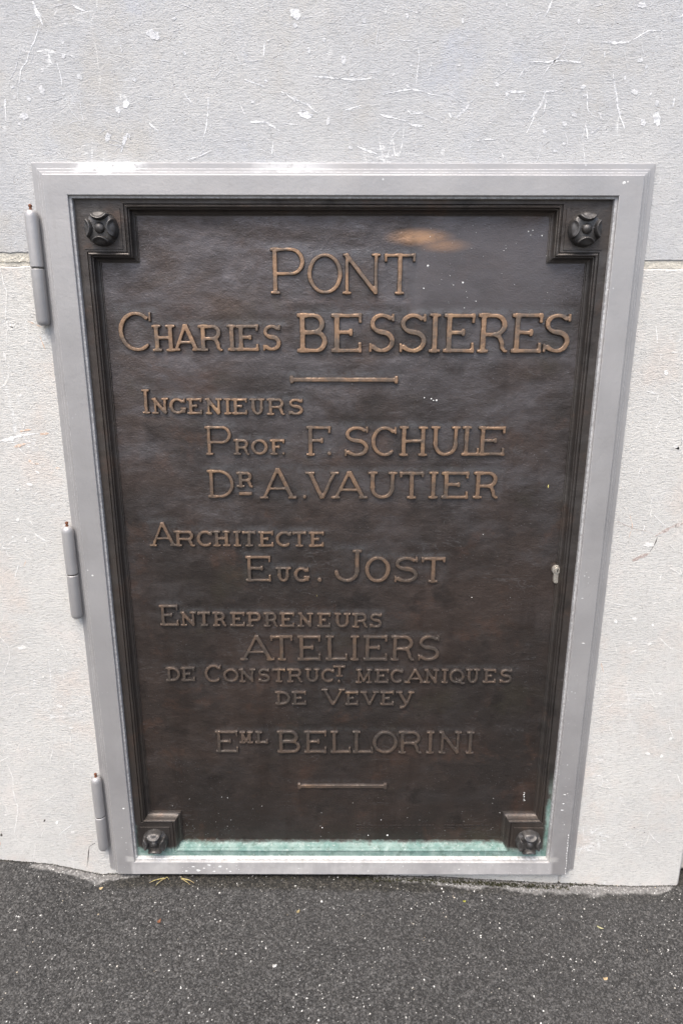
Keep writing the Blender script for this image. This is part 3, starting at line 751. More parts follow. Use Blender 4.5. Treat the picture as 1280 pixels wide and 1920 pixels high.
jamb = obj('door_jamb', V, [tuple(int(a) for a in f) for f in fs[:, ::-1]] + [tuple(int(a) for a in c) for c in cap], M['paint'], door)
attr(jamb, 'wear', np.repeat(np.array(JW), nc))

# hinges
HY = -.0105; HR = .0103
def hinge(top_px, mid_px, bot_px, first=None):
    zt = un(*top_px, HY - .004)[1]; zm = un(*mid_px, HY - HR)[1]; zb = un(*bot_px, HY - HR)[1]
    hx = HX
    mb = MB(); L = zm - zb
    mb.lathe(hx, HY, [(.0040, zb), (.0072, zb + .0010), (.0092, zb + .0034), (HR, zb + .0075), (HR, zm - .0022), (HR - .0009, zm - .0013)], 32)
    mb.box(hx + .006, -OX + .0045, HY + .0005, HY + .0045, zb + .010, zm - .003)
    h = mb.build('hinge', M['paint'], door, smooth=True, origin=(hx, HY, zb))
    mb = MB(); mb.lathe(hx, HY, [(HR - .0009, zm + .0013), (HR, zm + .0022), (HR, zt - .0105), (.0097, zt - .0060), (.0078, zt - .0022), (.0048, zt)], 32)
    mb.box(hx + .006, -OX + .0045, HY - .0012, HY + .0028, zm + .003, zt - .012)
    mb.build('knuckle', M['paint'], h, smooth=True)
    mb = MB(); mb.lathe(hx, HY, [(HR - .0016, zm - .0018), (HR - .0016, zm + .0018)], 28); mb.build('washer', M['grime'], h, smooth=False)
    mb = MB(); mb.lathe(hx, HY, [(.0026, zt - .001), (.0026, zt + .0018), (.0019, zt + .0028), (.0019, zt + .0036), (.0028, zt + .0046), (.0028, zt + .0072), (.0016, zt + .0084)], 18)
    mb.build('pin', M['rust'], h, smooth=True)
    return h
HX = -(OX + .0052)
hinge((58, 393), (69, 502), (80, 611)); hinge((124, 988), (134, 1080), (144, 1163)); hinge((178, 1459), (186, 1536), (193, 1599))

# lock cylinder set in the bronze
lx, lz = un(1043.7, 1069, yf - .004)
mb = MB(); n = 26; pr = []
rr, bw, bl = .0092, .0055, .0262
a0 = math.asin(bw / rr)
for i in range(n + 1):
    a = -math.pi / 2 + a0 + (2 * math.pi - 2 * a0) * i / n; pr.append((lx + rr * math.cos(a), lz + rr * math.sin(a)))
for i in range(9):
    a = math.pi + math.pi * i / 8; pr.append((lx + bw * math.cos(a), lz - (bl - bw) + bw * math.sin(a)))
k = len(pr); vs = [(x, yf + .006, z) for x, z in pr] + [(x, yf - .0042, z) for x, z in pr] + [(lx + (x - lx) * .93, yf - .0052, lz + (z - lz) * .95) for x, z in pr]
fs = []
for r in (0, 1):
    for i in range(k): j = (i + 1) % k; fs.append((r * k + i, (r + 1) * k + i, (r + 1) * k + j, r * k + j)[::-1])
fs.append(tuple(range(2 * k, 3 * k)))
mb.add(vs, fs); lock = mb.build('lock_cylinder', M['nickel'], door)
mb = MB(); q = [(lx + .0066 * math.cos(2 * math.pi * i / 26), lz + .0066 * math.sin(2 * math.pi * i / 26)) for i in range(26)]
q2 = [(lx + .0058 * math.cos(2 * math.pi * i / 26), lz + .0058 * math.sin(2 * math.pi * i / 26)) for i in range(26)]
mb.add([(x, yf - .0045, z) for x, z in q] + [(x, yf - .0066, z) for x, z in q2], [(i, (i + 1) % 26, 26 + (i + 1) % 26, 26 + i) for i in range(26)] + [tuple(range(26, 52))])
plug = mb.build('lock_plug', M['nickel'], lock)
mb = MB(); mb.box(lx - .0008, lx + .0008, yf - .0071, yf - .0060, lz - .0030, lz + .0026); mb.box(lx + .0008, lx + .0018, yf - .00705, yf - .0060, lz + .0006, lz + .0028); mb.build('keyhole', M['dark'], lock)

# ================================================================== BRONZE PLAQUE
pz0 = FIZ0 + .004
plaque = empty('bronze_plaque', (0, .0, pz0), 'dark bronze memorial plaque with raised French lettering and a rosette in each corner', 'plaque')
# outline of the moulding against the margin (o) and against the field (i)
XO = av(av(un(158, 471.5, ym)[0], un(201.6, 1040, ym)[0]), av(un(256, 1541, ym)[0], .416)); XO = min(XO, FIX - .018)
ZOT = un(640, 383, ym)[1]; ZOB = un(640, 1597, ym)[1]
XNO = av(un(237, 430, ym)[0], un(1053, 430, ym)[0]); ZNO = un(640, 473.5, ym)[1]
XNOB = av(un(322, 1552, ym)[0], un(954, 1552, ym)[0]); ZNOB = un(640, 1543, ym)[1]
MW = .0145
def outline(s, zt=ZOT, zb=ZOB, dz_bot=.0):
    x = XO - s; xn = XNO - s; xnb = XNOB - s; t = zt - s; b = zb + s
    zn = ZNO - s; znb = ZNOB + s
    return [(-xnb, b), (xnb, b), (xnb, znb), (x, znb), (x, zn), (xn, zn), (xn, t), (-xn, t), (-xn, zn), (-x, zn), (-x, znb), (-xnb, znb)]
prof = [(-.0008, ym), (0, ym + .0020), (.0008, ym + .0022), (.0014, ym - .0004), (.0030, ym - .0014), (.0046, ym - .0008), (.0056, ym + .0014), (.0060, ym + .0030), (.0072, ym + .0034),
        (.0078, ym + .0060), (.0092, ym + .0102), (.0112, ym + .0130), (.0128, ym + .0138), (.0132, ym + .0160), (.0146, ym + .0164), (.0150, yf + .0030)]
def fine_poly(pts, step=.012):
    out = []
    n = len(pts)
    return [(pts[i], pts[(i + 1) % n]) for i in range(n)]
base_edges = fine_poly(outline(0)); cnt = [max(2, int(math.hypot(b[0] - a[0], b[1] - a[1]) / .010)) for a, b in base_edges]
rows = []
for s, y in prof:
    row = []
    for (a, b), c in zip(fine_poly(outline(s)), cnt):
        for i in range(c): t = i / c; row.append((a[0] + (b[0] - a[0]) * t, y, a[1] + (b[1] - a[1]) * t))
    rows.append(row)
P = np.array(rows); nr, nc = P.shape[:2]; V = P.reshape(-1, 3).copy()
w = np.repeat(np.clip((np.arange(nr) / 3.), 0, 1), nc)
V[:, 1] += fbm(V[:, 0] * 22, V[:, 2] * 22, 61, 3) * .0016 * w; V[:, 0] += fbm(V[:, 2] * 25, V[:, 0] * 25, 62, 3) * .0010 * w; V[:, 2] += fbm(V[:, 0] * 25, V[:, 2] * 25 + 9, 63, 3) * .0010 * w
J = np.arange(nr * nc).reshape(nr, nc); Jn = np.roll(J, -1, 1)
fs = np.stack([J[:-1], Jn[:-1], Jn[1:], J[1:]], -1).reshape(-1, 4)
mo = obj('moulding', V, fs, M['border'], plaque, smooth=True)
# flat margin with the twelve-sided opening
bm = bmesh.new()
mo_out = outline(-.0008); xr, z0r, z1r = FIX + .002, FIZ0 - .001, FIZ1 + .002
vo = [bm.verts.new((p[0], ym, p[1])) for p in mo_out]; vr = [bm.verts.new(p) for p in ((-xr, ym, z0r), (xr, ym, z0r), (xr, ym, z1r), (-xr, ym, z1r))]
ee = [bm.edges.new((vo[i], vo[(i + 1) % 12])) for i in range(12)] + [bm.edges.new((vr[i], vr[(i + 1) % 4])) for i in range(4)]
bmesh.ops.triangle_fill(bm, edges=ee, use_beauty=True, normal=(0, -1, 0))
bm.verts.index_update()
vsl = [tuple(v.co) for v in bm.verts]; fsl = [tuple(v.index for v in f.verts) for f in bm.faces]; bm.free()
obj('margin', vsl, fsl, M['border'], plaque)

# --- lettering: each glyph is a signed distance field of strokes with slab serifs
def d_box(X_, Y_, ax, ay, bx, by, hw, r):
    L = math.hypot(bx - ax, by - ay); ux, uy = ((bx - ax) / L, (by - ay) / L) if L > 1e-9 else (1, 0)
    mx, my = (ax + bx) / 2, (ay + by) / 2
    p = np.abs((X_ - mx) * ux + (Y_ - my) * uy) - (L / 2 - r); q = np.abs(-(X_ - mx) * uy + (Y_ - my) * ux) - (hw - r)
    return np.hypot(np.maximum(p, 0), np.maximum(q, 0)) + np.minimum(np.maximum(p, q), 0) - r
def d_cap(X_, Y_, ax, ay, bx, by, r0, r1):
    vx, vy = bx - ax, by - ay; L2 = vx * vx + vy * vy + 1e-12
    t = np.clip(((X_ - ax) * vx + (Y_ - ay) * vy) / L2, 0, 1)
    return np.hypot(X_ - ax - t * vx, Y_ - ay - t * vy) - (r0 + (r1 - r0) * t)
def smin(a, b, k):
    h = np.clip(.5 + .5 * (b - a) / k, 0, 1); return b * (1 - h) + a * h - k * h * (1 - h)

def glyph(ch, w, h, t):
    """list of groups; group = list of primitives"""
    ov = .52 * t; sv = .62 * t; th = .74 * t; G = []; rd = .22 * t
    def B(ax, ay, bx, by, wd=t): G.append([('b', ax, ay, bx, by, wd / 2, min(rd, wd * .3))])
    def stem(x, y0=0., y1=h, bot=True, top=True, wd=t):
        B(x, y0, x, y1, wd)
        if bot: B(x - wd / 2 - ov, y0 + sv / 2, x + wd / 2 + ov, y0 + sv / 2, sv)
        if top: B(x - wd / 2 - ov, y1 - sv / 2, x + wd / 2 + ov, y1 - sv / 2, sv)
    def curve(pts, rad): G.append([('c', *pts[i], *pts[i + 1], rad[i], rad[i + 1]) for i in range(len(pts) - 1)])
    def arc(cx, cy, rx, ry, a0, a1, n=22, tx=t, ty=th):
        pts = []; rad = []
        for i in range(n + 1):
            a = R(a0 + (a1 - a0) * i / n); pts.append((cx + rx * math.cos(a), cy + ry * math.sin(a)))
            c = abs(math.cos(a)); rad.append((ty + (tx - ty) * c) / 2)
        return pts, rad
    xl = ov + t / 2; xr = w - ov - t / 2
    def arm(y, x0, x1, up, dn, wd=th):
        B(x0, y, x1, y, wd)
        B(x1 - wd * .45, y - dn, x1 - wd * .45, y + up, wd * .9)
    if ch == 'I': stem(w / 2)
    elif ch in 'EFL':
        stem(xl, bot=ch == 'F', top=ch == 'L')
        if ch != 'F': B(0, th / 2, xl, th / 2, th)
        if ch != 'L': B(0, h - th / 2, xl, h - th / 2, th)
        if ch in 'EF': arm(h - th / 2, xl, w, th * .5, .20 * h); arm(.52 * h, xl, .70 * w, .10 * h, .10 * h)
        if ch in 'EL': arm(th / 2, xl, w, .22 * h, th * .5)
    elif ch == 'T':
        stem(w / 2, top=False); B(0, h - th / 2, w, h - th / 2, th)
        B(th * .45, h - .22 * h, th * .45, h, th * .9); B(w - th * .45, h - .22 * h, w - th * .45, h, th * .9)
    elif ch == 'H': stem(xl); stem(xr); B(xl, .51 * h, xr, .51 * h, th)
    elif ch == 'N':
        s = .80 * t; a = ov + s / 2; b = w - ov - s / 2
        stem(a, top=False, wd=s); stem(b, bot=False, wd=s); B(a - s * .3, h - t * .2, b + s * .1, t * .2, t * 1.0); B(0, h - sv / 2, a + s * .2, h - sv / 2, sv)
    elif ch == 'M':
        s = .78 * t; a = ov + s / 2; b = w - ov - s / 2
        stem(a, top=True, wd=s); stem(b, top=True, wd=s); B(a, h - t * .3, w / 2, .10 * h, t * .8); B(b, h - t * .3, w / 2, .10 * h, t * .72)
    elif ch == 'A':
        B(xl, sv * .4, w / 2, h, .78 * t); B(w / 2 - .05 * t, h, xr, sv * .4, t); B(w * .27, .34 * h, w * .74, .34 * h, th * .85)
        B(0, sv / 2, xl + t / 2 + ov * .8, sv / 2, sv); B(xr - t / 2 - ov * .8, sv / 2, w, sv / 2, sv); B(w / 2 - t * .6, h - sv / 2, w / 2 + t * .35, h - sv / 2, sv)
    elif ch == 'V':
        B(xl, h - sv * .4, w / 2, t * .1, t); B(xr, h - sv * .4, w / 2, t * .1, .78 * t)
        B(0, h - sv / 2, xl + t / 2 + ov, h - sv / 2, sv); B(xr - t / 2 - ov * .8, h - sv / 2, w, h - sv / 2, sv)
    elif ch == 'Y':
        d = .20 * h; B(xl, h - sv * .4, .55 * w, d + .10 * h, t); curve([(xr, h - sv * .4), (.62 * w, .36 * h), (.45 * w, .12 * h), (.30 * w, t * .42)], [.40 * t, .40 * t, .40 * t, .46 * t])
        B(0, h - sv / 2, xl + t / 2 + ov, h - sv / 2, sv); B(xr - t / 2 - ov * .8, h - sv / 2, w, h - sv / 2, sv)
    elif ch == 'U':
        ry = .36 * h; p, r = arc(w / 2, ry + th / 2 - th * .5 + th / 2 - .0, (xr - xl) / 2, ry, 180, 360); p = [(q[0], q[1] - (ry + th / 2) + ry + th / 2) for q in p]
        p = [(q[0], max(q[1], th / 2)) for q in p]; curve(p, r); stem(xl, ry, h, bot=False); stem(xr, ry, h, bot=False, wd=.88 * t)
    elif ch == 'D':
        stem(xl, bot=False, top=False); B(0, th / 2, xl + t, th / 2, th); B(0, h - th / 2, xl + t, h - th / 2, th)
        cx = max(xl + t * .2, w * .42); p, r = arc(cx, h / 2, w - t / 2 - cx, h / 2 - th / 2, 90, -90)
        p = [(xl, h - th / 2)] + p + [(xl, th / 2)]; r = [th / 2] + r + [th / 2]; curve(p, r)
    elif ch in 'PRB':
        sp = .44 if ch == 'P' else .47 if ch == 'R' else .52
        wt = w if ch == 'P' else .94 * w if ch == 'R' else .92 * w
        stem(xl, bot=ch != 'B', top=False); B(0, h - th / 2, xl + t, h - th / 2, th)
        cy = (h - th / 2 + sp * h) / 2; ry = (h - th / 2 - sp * h) / 2; cx = max(xl + .2 * t, wt - t / 2 - ry * 1.05)
        p, r = arc(cx, cy, wt - t / 2 - cx, ry, 90, -90); curve([(xl, h - th / 2)] + p + [(xl, sp * h)], [th / 2] + r + [th / 2])
        if ch == 'B':
            B(0, th / 2, xl + t, th / 2, th); cy = (sp * h + th / 2) / 2; ry = (sp * h - th / 2) / 2; cx = max(xl + .2 * t, w - t / 2 - ry * 1.05)
            p, r = arc(cx, cy, w - t / 2 - cx, ry, 90, -90); curve([(xl, sp * h)] + p + [(xl, th / 2)], [th / 2] + r + [th / 2])
        if ch == 'R':
            x2 = .80 * w
            curve([(cx, sp * h), (cx + (x2 - cx) * .6, sp * h - .05 * h), (x2 - t * .2, sp * h - .15 * h), (x2, .24 * h), (x2 + .05 * t, .13 * h), (x2 + .45 * t, .055 * h), (w - t * .28, t * .28)],
                  [th * .45, t * .44, t * .48, t * .46, t * .42, t * .36, t * .28])
    elif ch in 'CG':
        rx, ry = w / 2 - t / 2, h / 2 - th / 2; cx = w / 2
        if ch == 'C': p, r = arc(cx + .03 * w, h / 2, rx + .03 * w, ry, 48, 312, 26); 
        else: p, r = arc(cx, h / 2, rx, ry, 46, 318, 26)
        r[-1] *= .75; p = [(min(q[0], w - t * .3), q[1]) for q in p]; curve(p, r)
        e = p[0]; B(w - th * .5, e[1] - .10 * h, w - th * .5, h - .02 * h, th * .75)
        if ch == 'G': B(w - t * .5, .06 * h, w - t * .5, .43 * h, .9 * t); B(w - t * 1.5, .43 * h - sv / 2, w + ov * .3, .43 * h - sv / 2, sv)
    elif ch in 'OQ':
        p, r = arc(w / 2, h / 2, w / 2 - t / 2, h / 2 - th / 2, 0, 360, 34); curve(p, r)
        if ch == 'Q': curve([(.48 * w, .30 * h), (.66 * w, .14 * h), (.86 * w, .0), (w, .02 * h)], [t * .3, t * .42, t * .42, t * .28])
    elif ch == 'S':
        hh = h - th; r1 = .235 * hh; r2 = .265 * hh; cx = w / 2; rx1 = w / 2 - t * .62; rx2 = w / 2 - t / 2
        p1, q1 = arc(cx, h - th / 2 - r1, rx1, r1, 40, 270, 18, t * .9, th); p2, q2 = arc(cx, th / 2 + r2, rx2, r2, 90, -142, 18, t, th)
        q1 = [v if i < 14 else th / 2 + (t * .5 - th / 2) * (i - 13) / 5 for i, v in enumerate(q1)]; q2 = [v if i > 4 else t * .5 for i, v in enumerate(q2)]
        curve(p1 + p2[1:], q1 + q2[1:])
        e = p1[0]; B(w - th * .55, e[1] - .09 * h, w - th * .55, h - .005 * h, th * .8); e = p2[-1]; B(th * .45, .005 * h, th * .45, e[1] + .10 * h, th * .8)
    elif ch == 'J':
        ry = .30 * h; cx = (xr + t * .4) / 2; p, r = arc(cx, ry + th / 2, xr - cx, ry, 0, -172, 20); curve(p, r); stem(xr, ry, h, bot=False)
    elif ch == '.': G.append([('c', w / 2, h / 2, w / 2, h / 2 + 1e-5, min(w, h) / 2, min(w, h) / 2)])
    elif ch == '-': B(0, h / 2, w, h / 2, h)
    elif ch == '=':      # rule with flared ends
        B(0, h / 2, w, h / 2, h * .58); B(h * .25, 0, h * .25, h, h * .5); B(w - h * .25, 0, w - h * .25, h, h * .5)
    return G

LSEED = [0]
def letters(word_name, items, stroke_px, H=.0046, grid=.0009):
    """items: (char, x0, x1, top, base) in photo pixels -> one cast mesh per word"""
    AV, AF, AW = [], [], []; n0 = 0
    for (ch, x0, x1, yt, yb) in items:
        LSEED[0] += 1
        yl = yf - H * .8
        X0, Z0 = un(x0, yb, yl); X1, Z1 = un(x1, yt, yl); X0b = un(x0, yt, yl)[0]; X1b = un(x1, yb, yl)[0]
        xa, xb = (X0 + X0b) / 2, (X1 + X1b) / 2
        w, h = xb - xa, Z1 - Z0
        t = 1.14 * stroke_px * (un(641, yb, yl)[0] - un(640, yb, yl)[0])
        m = .003; nxg, nyg = int((w + 2 * m) / grid) + 2, int((h + 2 * m) / grid) + 2
        gx_, gy_ = np.meshgrid(np.arange(nxg) * grid - m, np.arange(nyg) * grid - m, indexing='ij')
        wx = gx_ + fbm(gx_ * 70 + LSEED[0] * 3.7, gy_ * 70, 71, 3) * .0014; wy = gy_ + fbm(gx_ * 70, gy_ * 70 + LSEED[0] * 2.3, 72, 3) * .0014
        S_ = None
        for grp in glyph(ch, w, h, t):
            d = None
            for p in grp:
                e = d_box(wx, wy, *p[1:]) if p[0] == 'b' else d_cap(wx, wy, *p[1:])
                d = e if d is None else np.minimum(d, e)
            S_ = d if S_ is None else smin(S_, d, .26 * t)
        ins = S_ < 0
        cell = ins[:-1, :-1] | ins[1:, :-1] | ins[:-1, 1:] | ins[1:, 1:]
        ci, cj = np.nonzero(cell)
        if len(ci) == 0: continue
        g0, g1 = np.gradient(S_, grid); gl = np.maximum(np.hypot(g0, g1), .3)
        out = np.where(ins, 0, np.clip(S_, 0, grid * 1.5))
        PX_ = gx_ - out * g0 / gl; PY_ = gy_ - out * g1 / gl
        dd = np.maximum(-S_, 0)
        hp = np.where(ins, .30 + .64 * sstep(0, .0009, dd) + .06 * sstep(.0008, .0020, dd), 0)
        YY = yf - H * hp + np.where(ins, 0, .0020) + fbm(gx_ * 120 + LSEED[0], gy_ * 120, 73, 2) * .0007
        wear = sstep(.0003, .0013, dd)
        ids = -np.ones(S_.shape, dtype=np.int64)
        use = np.zeros(S_.shape, bool)
        for a in (0, 1):
            for b in (0, 1): use[ci + a, cj + b] = True
        ui, uj = np.nonzero(use); ids[ui, uj] = np.arange(len(ui)) + n0
        AV.append(np.stack([xa + PX_[ui, uj], YY[ui, uj], Z0 + PY_[ui, uj]], -1)); AW.append(wear[ui, uj])
        AF.append(np.stack([ids[ci, cj], ids[ci + 1, cj], ids[ci + 1, cj + 1], ids[ci, cj + 1]], -1)); n0 += len(ui)
        LETBOX.append((xa, xb, Z0, Z1))
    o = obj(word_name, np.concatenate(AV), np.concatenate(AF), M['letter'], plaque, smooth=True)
    attr(o, 'wear', np.concatenate(AW))
    return o
LETBOX = []
def word(chars, xs, yt, yb, stroke, yt2=None, yb2=None, first=None):
    """xs: flat list x0, x1 per letter; first: (top) of an enlarged initial; yt2/yb2 at the right end"""
    n = len(chars); it = []
    for i, c in enumerate(chars):
        f = i / max(1, n - 1); t = yt + ((yt2 if yt2 is not None else yt) - yt) * f; b = yb + ((yb2 if yb2 is not None else yb) - yb) * f
        if c == '.': t = b - (xs[2 * i + 1] - xs[2 * i]) * .92
        if i == 0 and first is not None: t = first
        it.append((c, xs[2 * i], xs[2 * i + 1], t, b))
    return letters('raised_word', it, stroke)

word('PONT', [506, 571.5, 575.5, 642.5, 641.8, 713.3, 719.6, 779], 474.5, 551.5, 8.2, 475, 552.5, 464)
word('CHARLES', [222, 286, 284, 329.6, 319.6, 377, 371, 418, 425, 452, 442, 485, 491.5, 527.6], 608.5, 659.5, 8.4, 608.5, 658.5, 584)
word('BESSIERES', [556, 614, 620, 678.5, 691, 741, 748, 800, 805, 824.6, 830.5, 889.8, 894.5, 953.6, 958, 1016.3, 1018, 1069.5], 587.5, 661.5, 9.6, 587.5, 662)
letters('raised_rule', [('=', 543, 746, 704.5, 720)], 8, .0045)
word('INGENIEURS', [267.6, 279.5, 284, 316.8, 316.6, 348.8, 349.9, 379.6, 384, 417.5, 420.5, 433, 433.6, 464, 467, 498, 499, 535, 539.9, 569], 746, 776.6, 6.8, 747, 779, 729.8)
word('PROF.', [384, 434.6, 436.8, 468.5, 470, 503, 505, 534, 528.5, 535], 823, 853.5, 6.8, 823.5, 853.7, 798.7)
word('F.', [573, 620, 612.5, 622], 799, 855, 7.6)
word('SCHULE', [645, 691.5, 695, 744, 747.5, 802, 806.5, 863.2, 864.7, 899.5, 895, 946.8], 799.3, 856.3, 8.0, 799.3, 855)
letters('raised_word', [('D', 388.4, 439.5, 881, 934), ('R', 442.6, 475, 884.8, 914.6), ('-', 447, 473.5, 922.3, 929.4)], 7.0)
word('A.', [485.5, 557, 566.5, 575.5], 878.5, 936, 8.0, 878, 936)
word('VAUTIER', [571.6, 636.2, 620, 690, 688.5, 745.2, 748, 795, 802.5, 821.3, 826.4, 878.3, 886, 935.2], 884.7, 936, 8.2, 884.3, 935.6)
word('ARCHITECTE', [278.4, 332.8, 326, 366.2, 368.3, 400, 398.6, 432.4, 438.5, 451.3, 454, 480.5, 483, 513.4, 516, 547.5, 547, 575, 578, 607.6], 994.8, 1025, 6.8, 997, 1026, 979.8)
letters('raised_word', [('E', 459.4, 508.2, 1042.5, 1090.8), ('U', 516, 547, 1064, 1091.6), ('G', 550.4, 580.2, 1064, 1092), ('.', 594.6, 603.8, 1082.6, 1092)], 6.9)
word('JOST', [627, 678.5, 683, 732.2, 738.4, 784.2, 788.8, 834.6], 1042.3, 1092, 8.0, 1045, 1093, 1031.5)
word('ENTREPRENEURS', [298.6, 335, 337.6, 369.4, 370.3, 395.3, 398, 424.4, 430.6, 459.6, 461, 490.3, 493.5, 521.4, 523.5, 552.7, 557.7, 588.3, 593.3, 620.3, 625, 658.4, 659.5, 690, 692, 717], 1147, 1174, 6.4, 1150, 1177.8, 1134.6)
word('ATELIERS', [448.2, 515, 506.6, 549.5, 556.6, 601.6, 609.4, 651.6, 657, 672.4, 680, 726.4, 731.3, 777.4, 783, 824.3], 1191.8, 1238.9, 7.4, 1192, 1239.4)
word('DE', [310.6, 338.8, 338.8, 366], 1251.4, 1277.8, 5.9)
letters('raised_word', [('C', 383, 416.2, 1247, 1279.8)] + [(c, a, b, 1254, 1279.8) for c, a, b in (('O', 417.6, 448.6), ('N', 448.2, 479.6), ('S', 483, 507), ('T', 509.6, 535.9), ('R', 537, 567.7), ('U', 570.3, 601), ('C', 601.2, 628))] +
        [('T', 623.8, 648.2, 1248, 1269.8), ('.', 632, 639, 1274, 1281)], 6.0)
word('MECANIQUES', [666, 698.2, 701, 729.3, 730.5, 756.7, 756.6, 799.2, 794.3, 823, 827, 839.8, 841, 871, 871.6, 900, 904.2, 929.8, 935.4, 960.2], 1255, 1281.6, 6.0, 1255, 1281.5)
word('DE', [515.4, 545.2, 546.5, 574.2], 1296.5, 1322.2, 5.9)
letters('raised_word', [('V', 601.4, 647.2, 1292, 1323)] + [(c, a, b, 1296.8, 1323) for c, a, b in (('E', 645.8, 672), ('V', 674.6, 711), ('E', 711.8, 739))] + [('Y', 741, 777, 1296.8, 1330)], 6.0)
letters('raised_word', [('E', 403.5, 447, 1370.8, 1411.4), ('M', 448.2, 475.4, 1372, 1394.2), ('L', 477.8, 502.8, 1372, 1394.6)], 6.2)
word('BELLORINI', [519, 563.2, 569.5, 612.5, 618.5, 658.2, 660, 700.2, 697.8, 745.8, 746, 791.2, 799.4, 813.2, 821.6, 865, 873.5, 888.3], 1370.8, 1412.3, 6.8, 1372.4, 1414)
letters('raised_rule', [('=', 557.6, 725.6, 1469, 1480.5)], 7, .0040)

# tiny worn foundry line at the foot: only the heads of the strokes still catch the light
marks = [MB(), MB()]; rs = random.Random(5); xx = 668.0
while xx < 912:
    if not 752 < xx < 757 and not 812 < xx < 830:
        L = rs.uniform(3.0, 7.5)
        for yy in ((1546.6,) if 757 < xx < 812 else (1546.6, 1551.5)):
            if yy > 1550 and rs.random() < .35: continue
            a, b = un(xx, yy, yf), un(xx + L, yy + .9, yf)
            marks[0 if xx < 820 else 1].box(a[0], b[0], yf - .0012, yf + .001, b[1] - .0004, a[1] + .0004)
        xx += L
    xx += rs.uniform(1.6, 3.2)
for mb in marks: mb.build('foundry_mark', M['letter'], plaque)

# --- field: cast and chased ground, real relief
FXH = XO - .004; fz0, fz1 = ZOB + .006, ZOT - .006
gx1 = np.arange(-FXH, FXH + .001, .0022); gz1 = np.arange(fz0, fz1 + .001, .0022)
A, Bz = np.meshgrid(gx1, gz1, indexing='ij'); a, b = A.ravel(), Bz.ravel()
# distance to nearest letter box: dust gathers and the ground dips around the letters
LB = np.array(LETBOX); near = np.full(a.shape, 9.); above = np.full(a.shape, 0.)
for (x0, x1, z0, z1) in LB:
    dx = np.maximum(np.maximum(x0 - a, a - x1), 0); dz = np.maximum(np.maximum(z0 - b, b - z1), 0)
    near = np.minimum(near, np.hypot(dx, dz))
    above = np.maximum(above, np.exp(-((b - z1 - .003) / .006) ** 2) * np.exp(-(dx / .010) ** 2))
rel = fbm(a * 9, b * 9, 81, 3) * .0030 + fbm(a * 34, b * 42, 82, 4) * .0014 + fbm(a * 40, b * 110, 83, 3) * .0005
pan = sstep(un(776, 476, yf)[0] - .01, un(776, 476, yf)[0] + .01, a) * sstep(un(900, 586, yf)[1] - .006, un(900, 586, yf)[1] + .008, b)
rel = rel * (1 - .75 * pan) + .0006 * sstep(.002, .02, near) * -1
yv = yf + .0006 + np.clip(rel, -.0012, .0014)
nz, nxx = len(gz1), len(gx1); Q = np.arange(nz * nxx).reshape(nxx, nz)
fs = np.stack([Q[:-1, :-1], Q[1:, :-1], Q[1:, 1:], Q[:-1, 1:]], -1).reshape(-1, 4)
vs = np.stack([a, yv, b], -1)
dust = np.clip(sstep(.010, .0, near) * .12 + above * .26, 0, 1) * (1 - .5 * sstep(.9, .2, b))
# specks of lime and paint lying on the field
mbf = MB(); rs = random.Random(11)
def speck(px, py, r, mi=1, e=1.):
    x, z = un(px, py, yf); y = yf - .0012; k = 8; r *= .00062
    mbf.add([(x, y - .0004, z)] + [(x + r * math.cos(2 * math.pi * i / k) * rs.uniform(.7, 1.25), y + .0012, z + e * r * math.sin(2 * math.pi * i / k) * rs.uniform(.7, 1.25)) for i in range(k)],
            [(0, 1 + i, 1 + (i + 1) % k) for i in range(k)], mi)
for p in [(801.7, 498.6, 3), (867, 530, 2.6), (793.8, 541, 2), (849.5, 534.5, 1.5), (870, 577.3, 1.6), (891.6, 565, 1.5), (1015.6, 442, 2), (843, 517, 1), (806, 444, 1.4), (751, 437, 1.2), (990, 434, 1.8), (998, 432, 1.6), (994, 441, 1.3),
          (795, 746, 1.8), (808, 748, 2.2), (812, 751, 2), (818, 751, 2.6), (905, 1002, 1.4), (714, 1537, 2.0), (660, 720, .8), (944, 470, 1.1), (948, 466, 1), (956, 1120, 1), (884, 1120, 1.2), (604, 1552, 2.2), (726, 1566, 3), (690, 1566, 2.4)]: speck(*p)
speck(1027, 912, 1.5, 2, 4.5); speck(594, 1117, 1.0, 2, 3)
for i in range(40): speck(rs.uniform(250, 1000), rs.uniform(1490, 1572), rs.uniform(.35, .8))
for i in range(30): speck(rs.uniform(790, 1040), rs.uniform(410, 590), rs.uniform(.4, 1.0))
for i in range(14): speck(982 + rs.uniform(-1.5, 1.5), rs.uniform(1484, 1502), rs.uniform(.8, 1.5), 1, 1.6)
nb0 = len(vs)
allv = np.concatenate([vs, np.array(mbf.v)]); allf = [tuple(int(k) for k in f) for f in fs[:, ::-1][:, ::-1]] + [tuple(i + nb0 for i in f) for f in mbf.f]
fo = obj('field', allv, allf, [M['field'], M['fleck'], M['fleck_y']], plaque, smooth=True, mi=[0] * len(fs) + mbf.m)
attr(fo, 'dust', np.concatenate([dust, np.zeros(len(mbf.v))]))

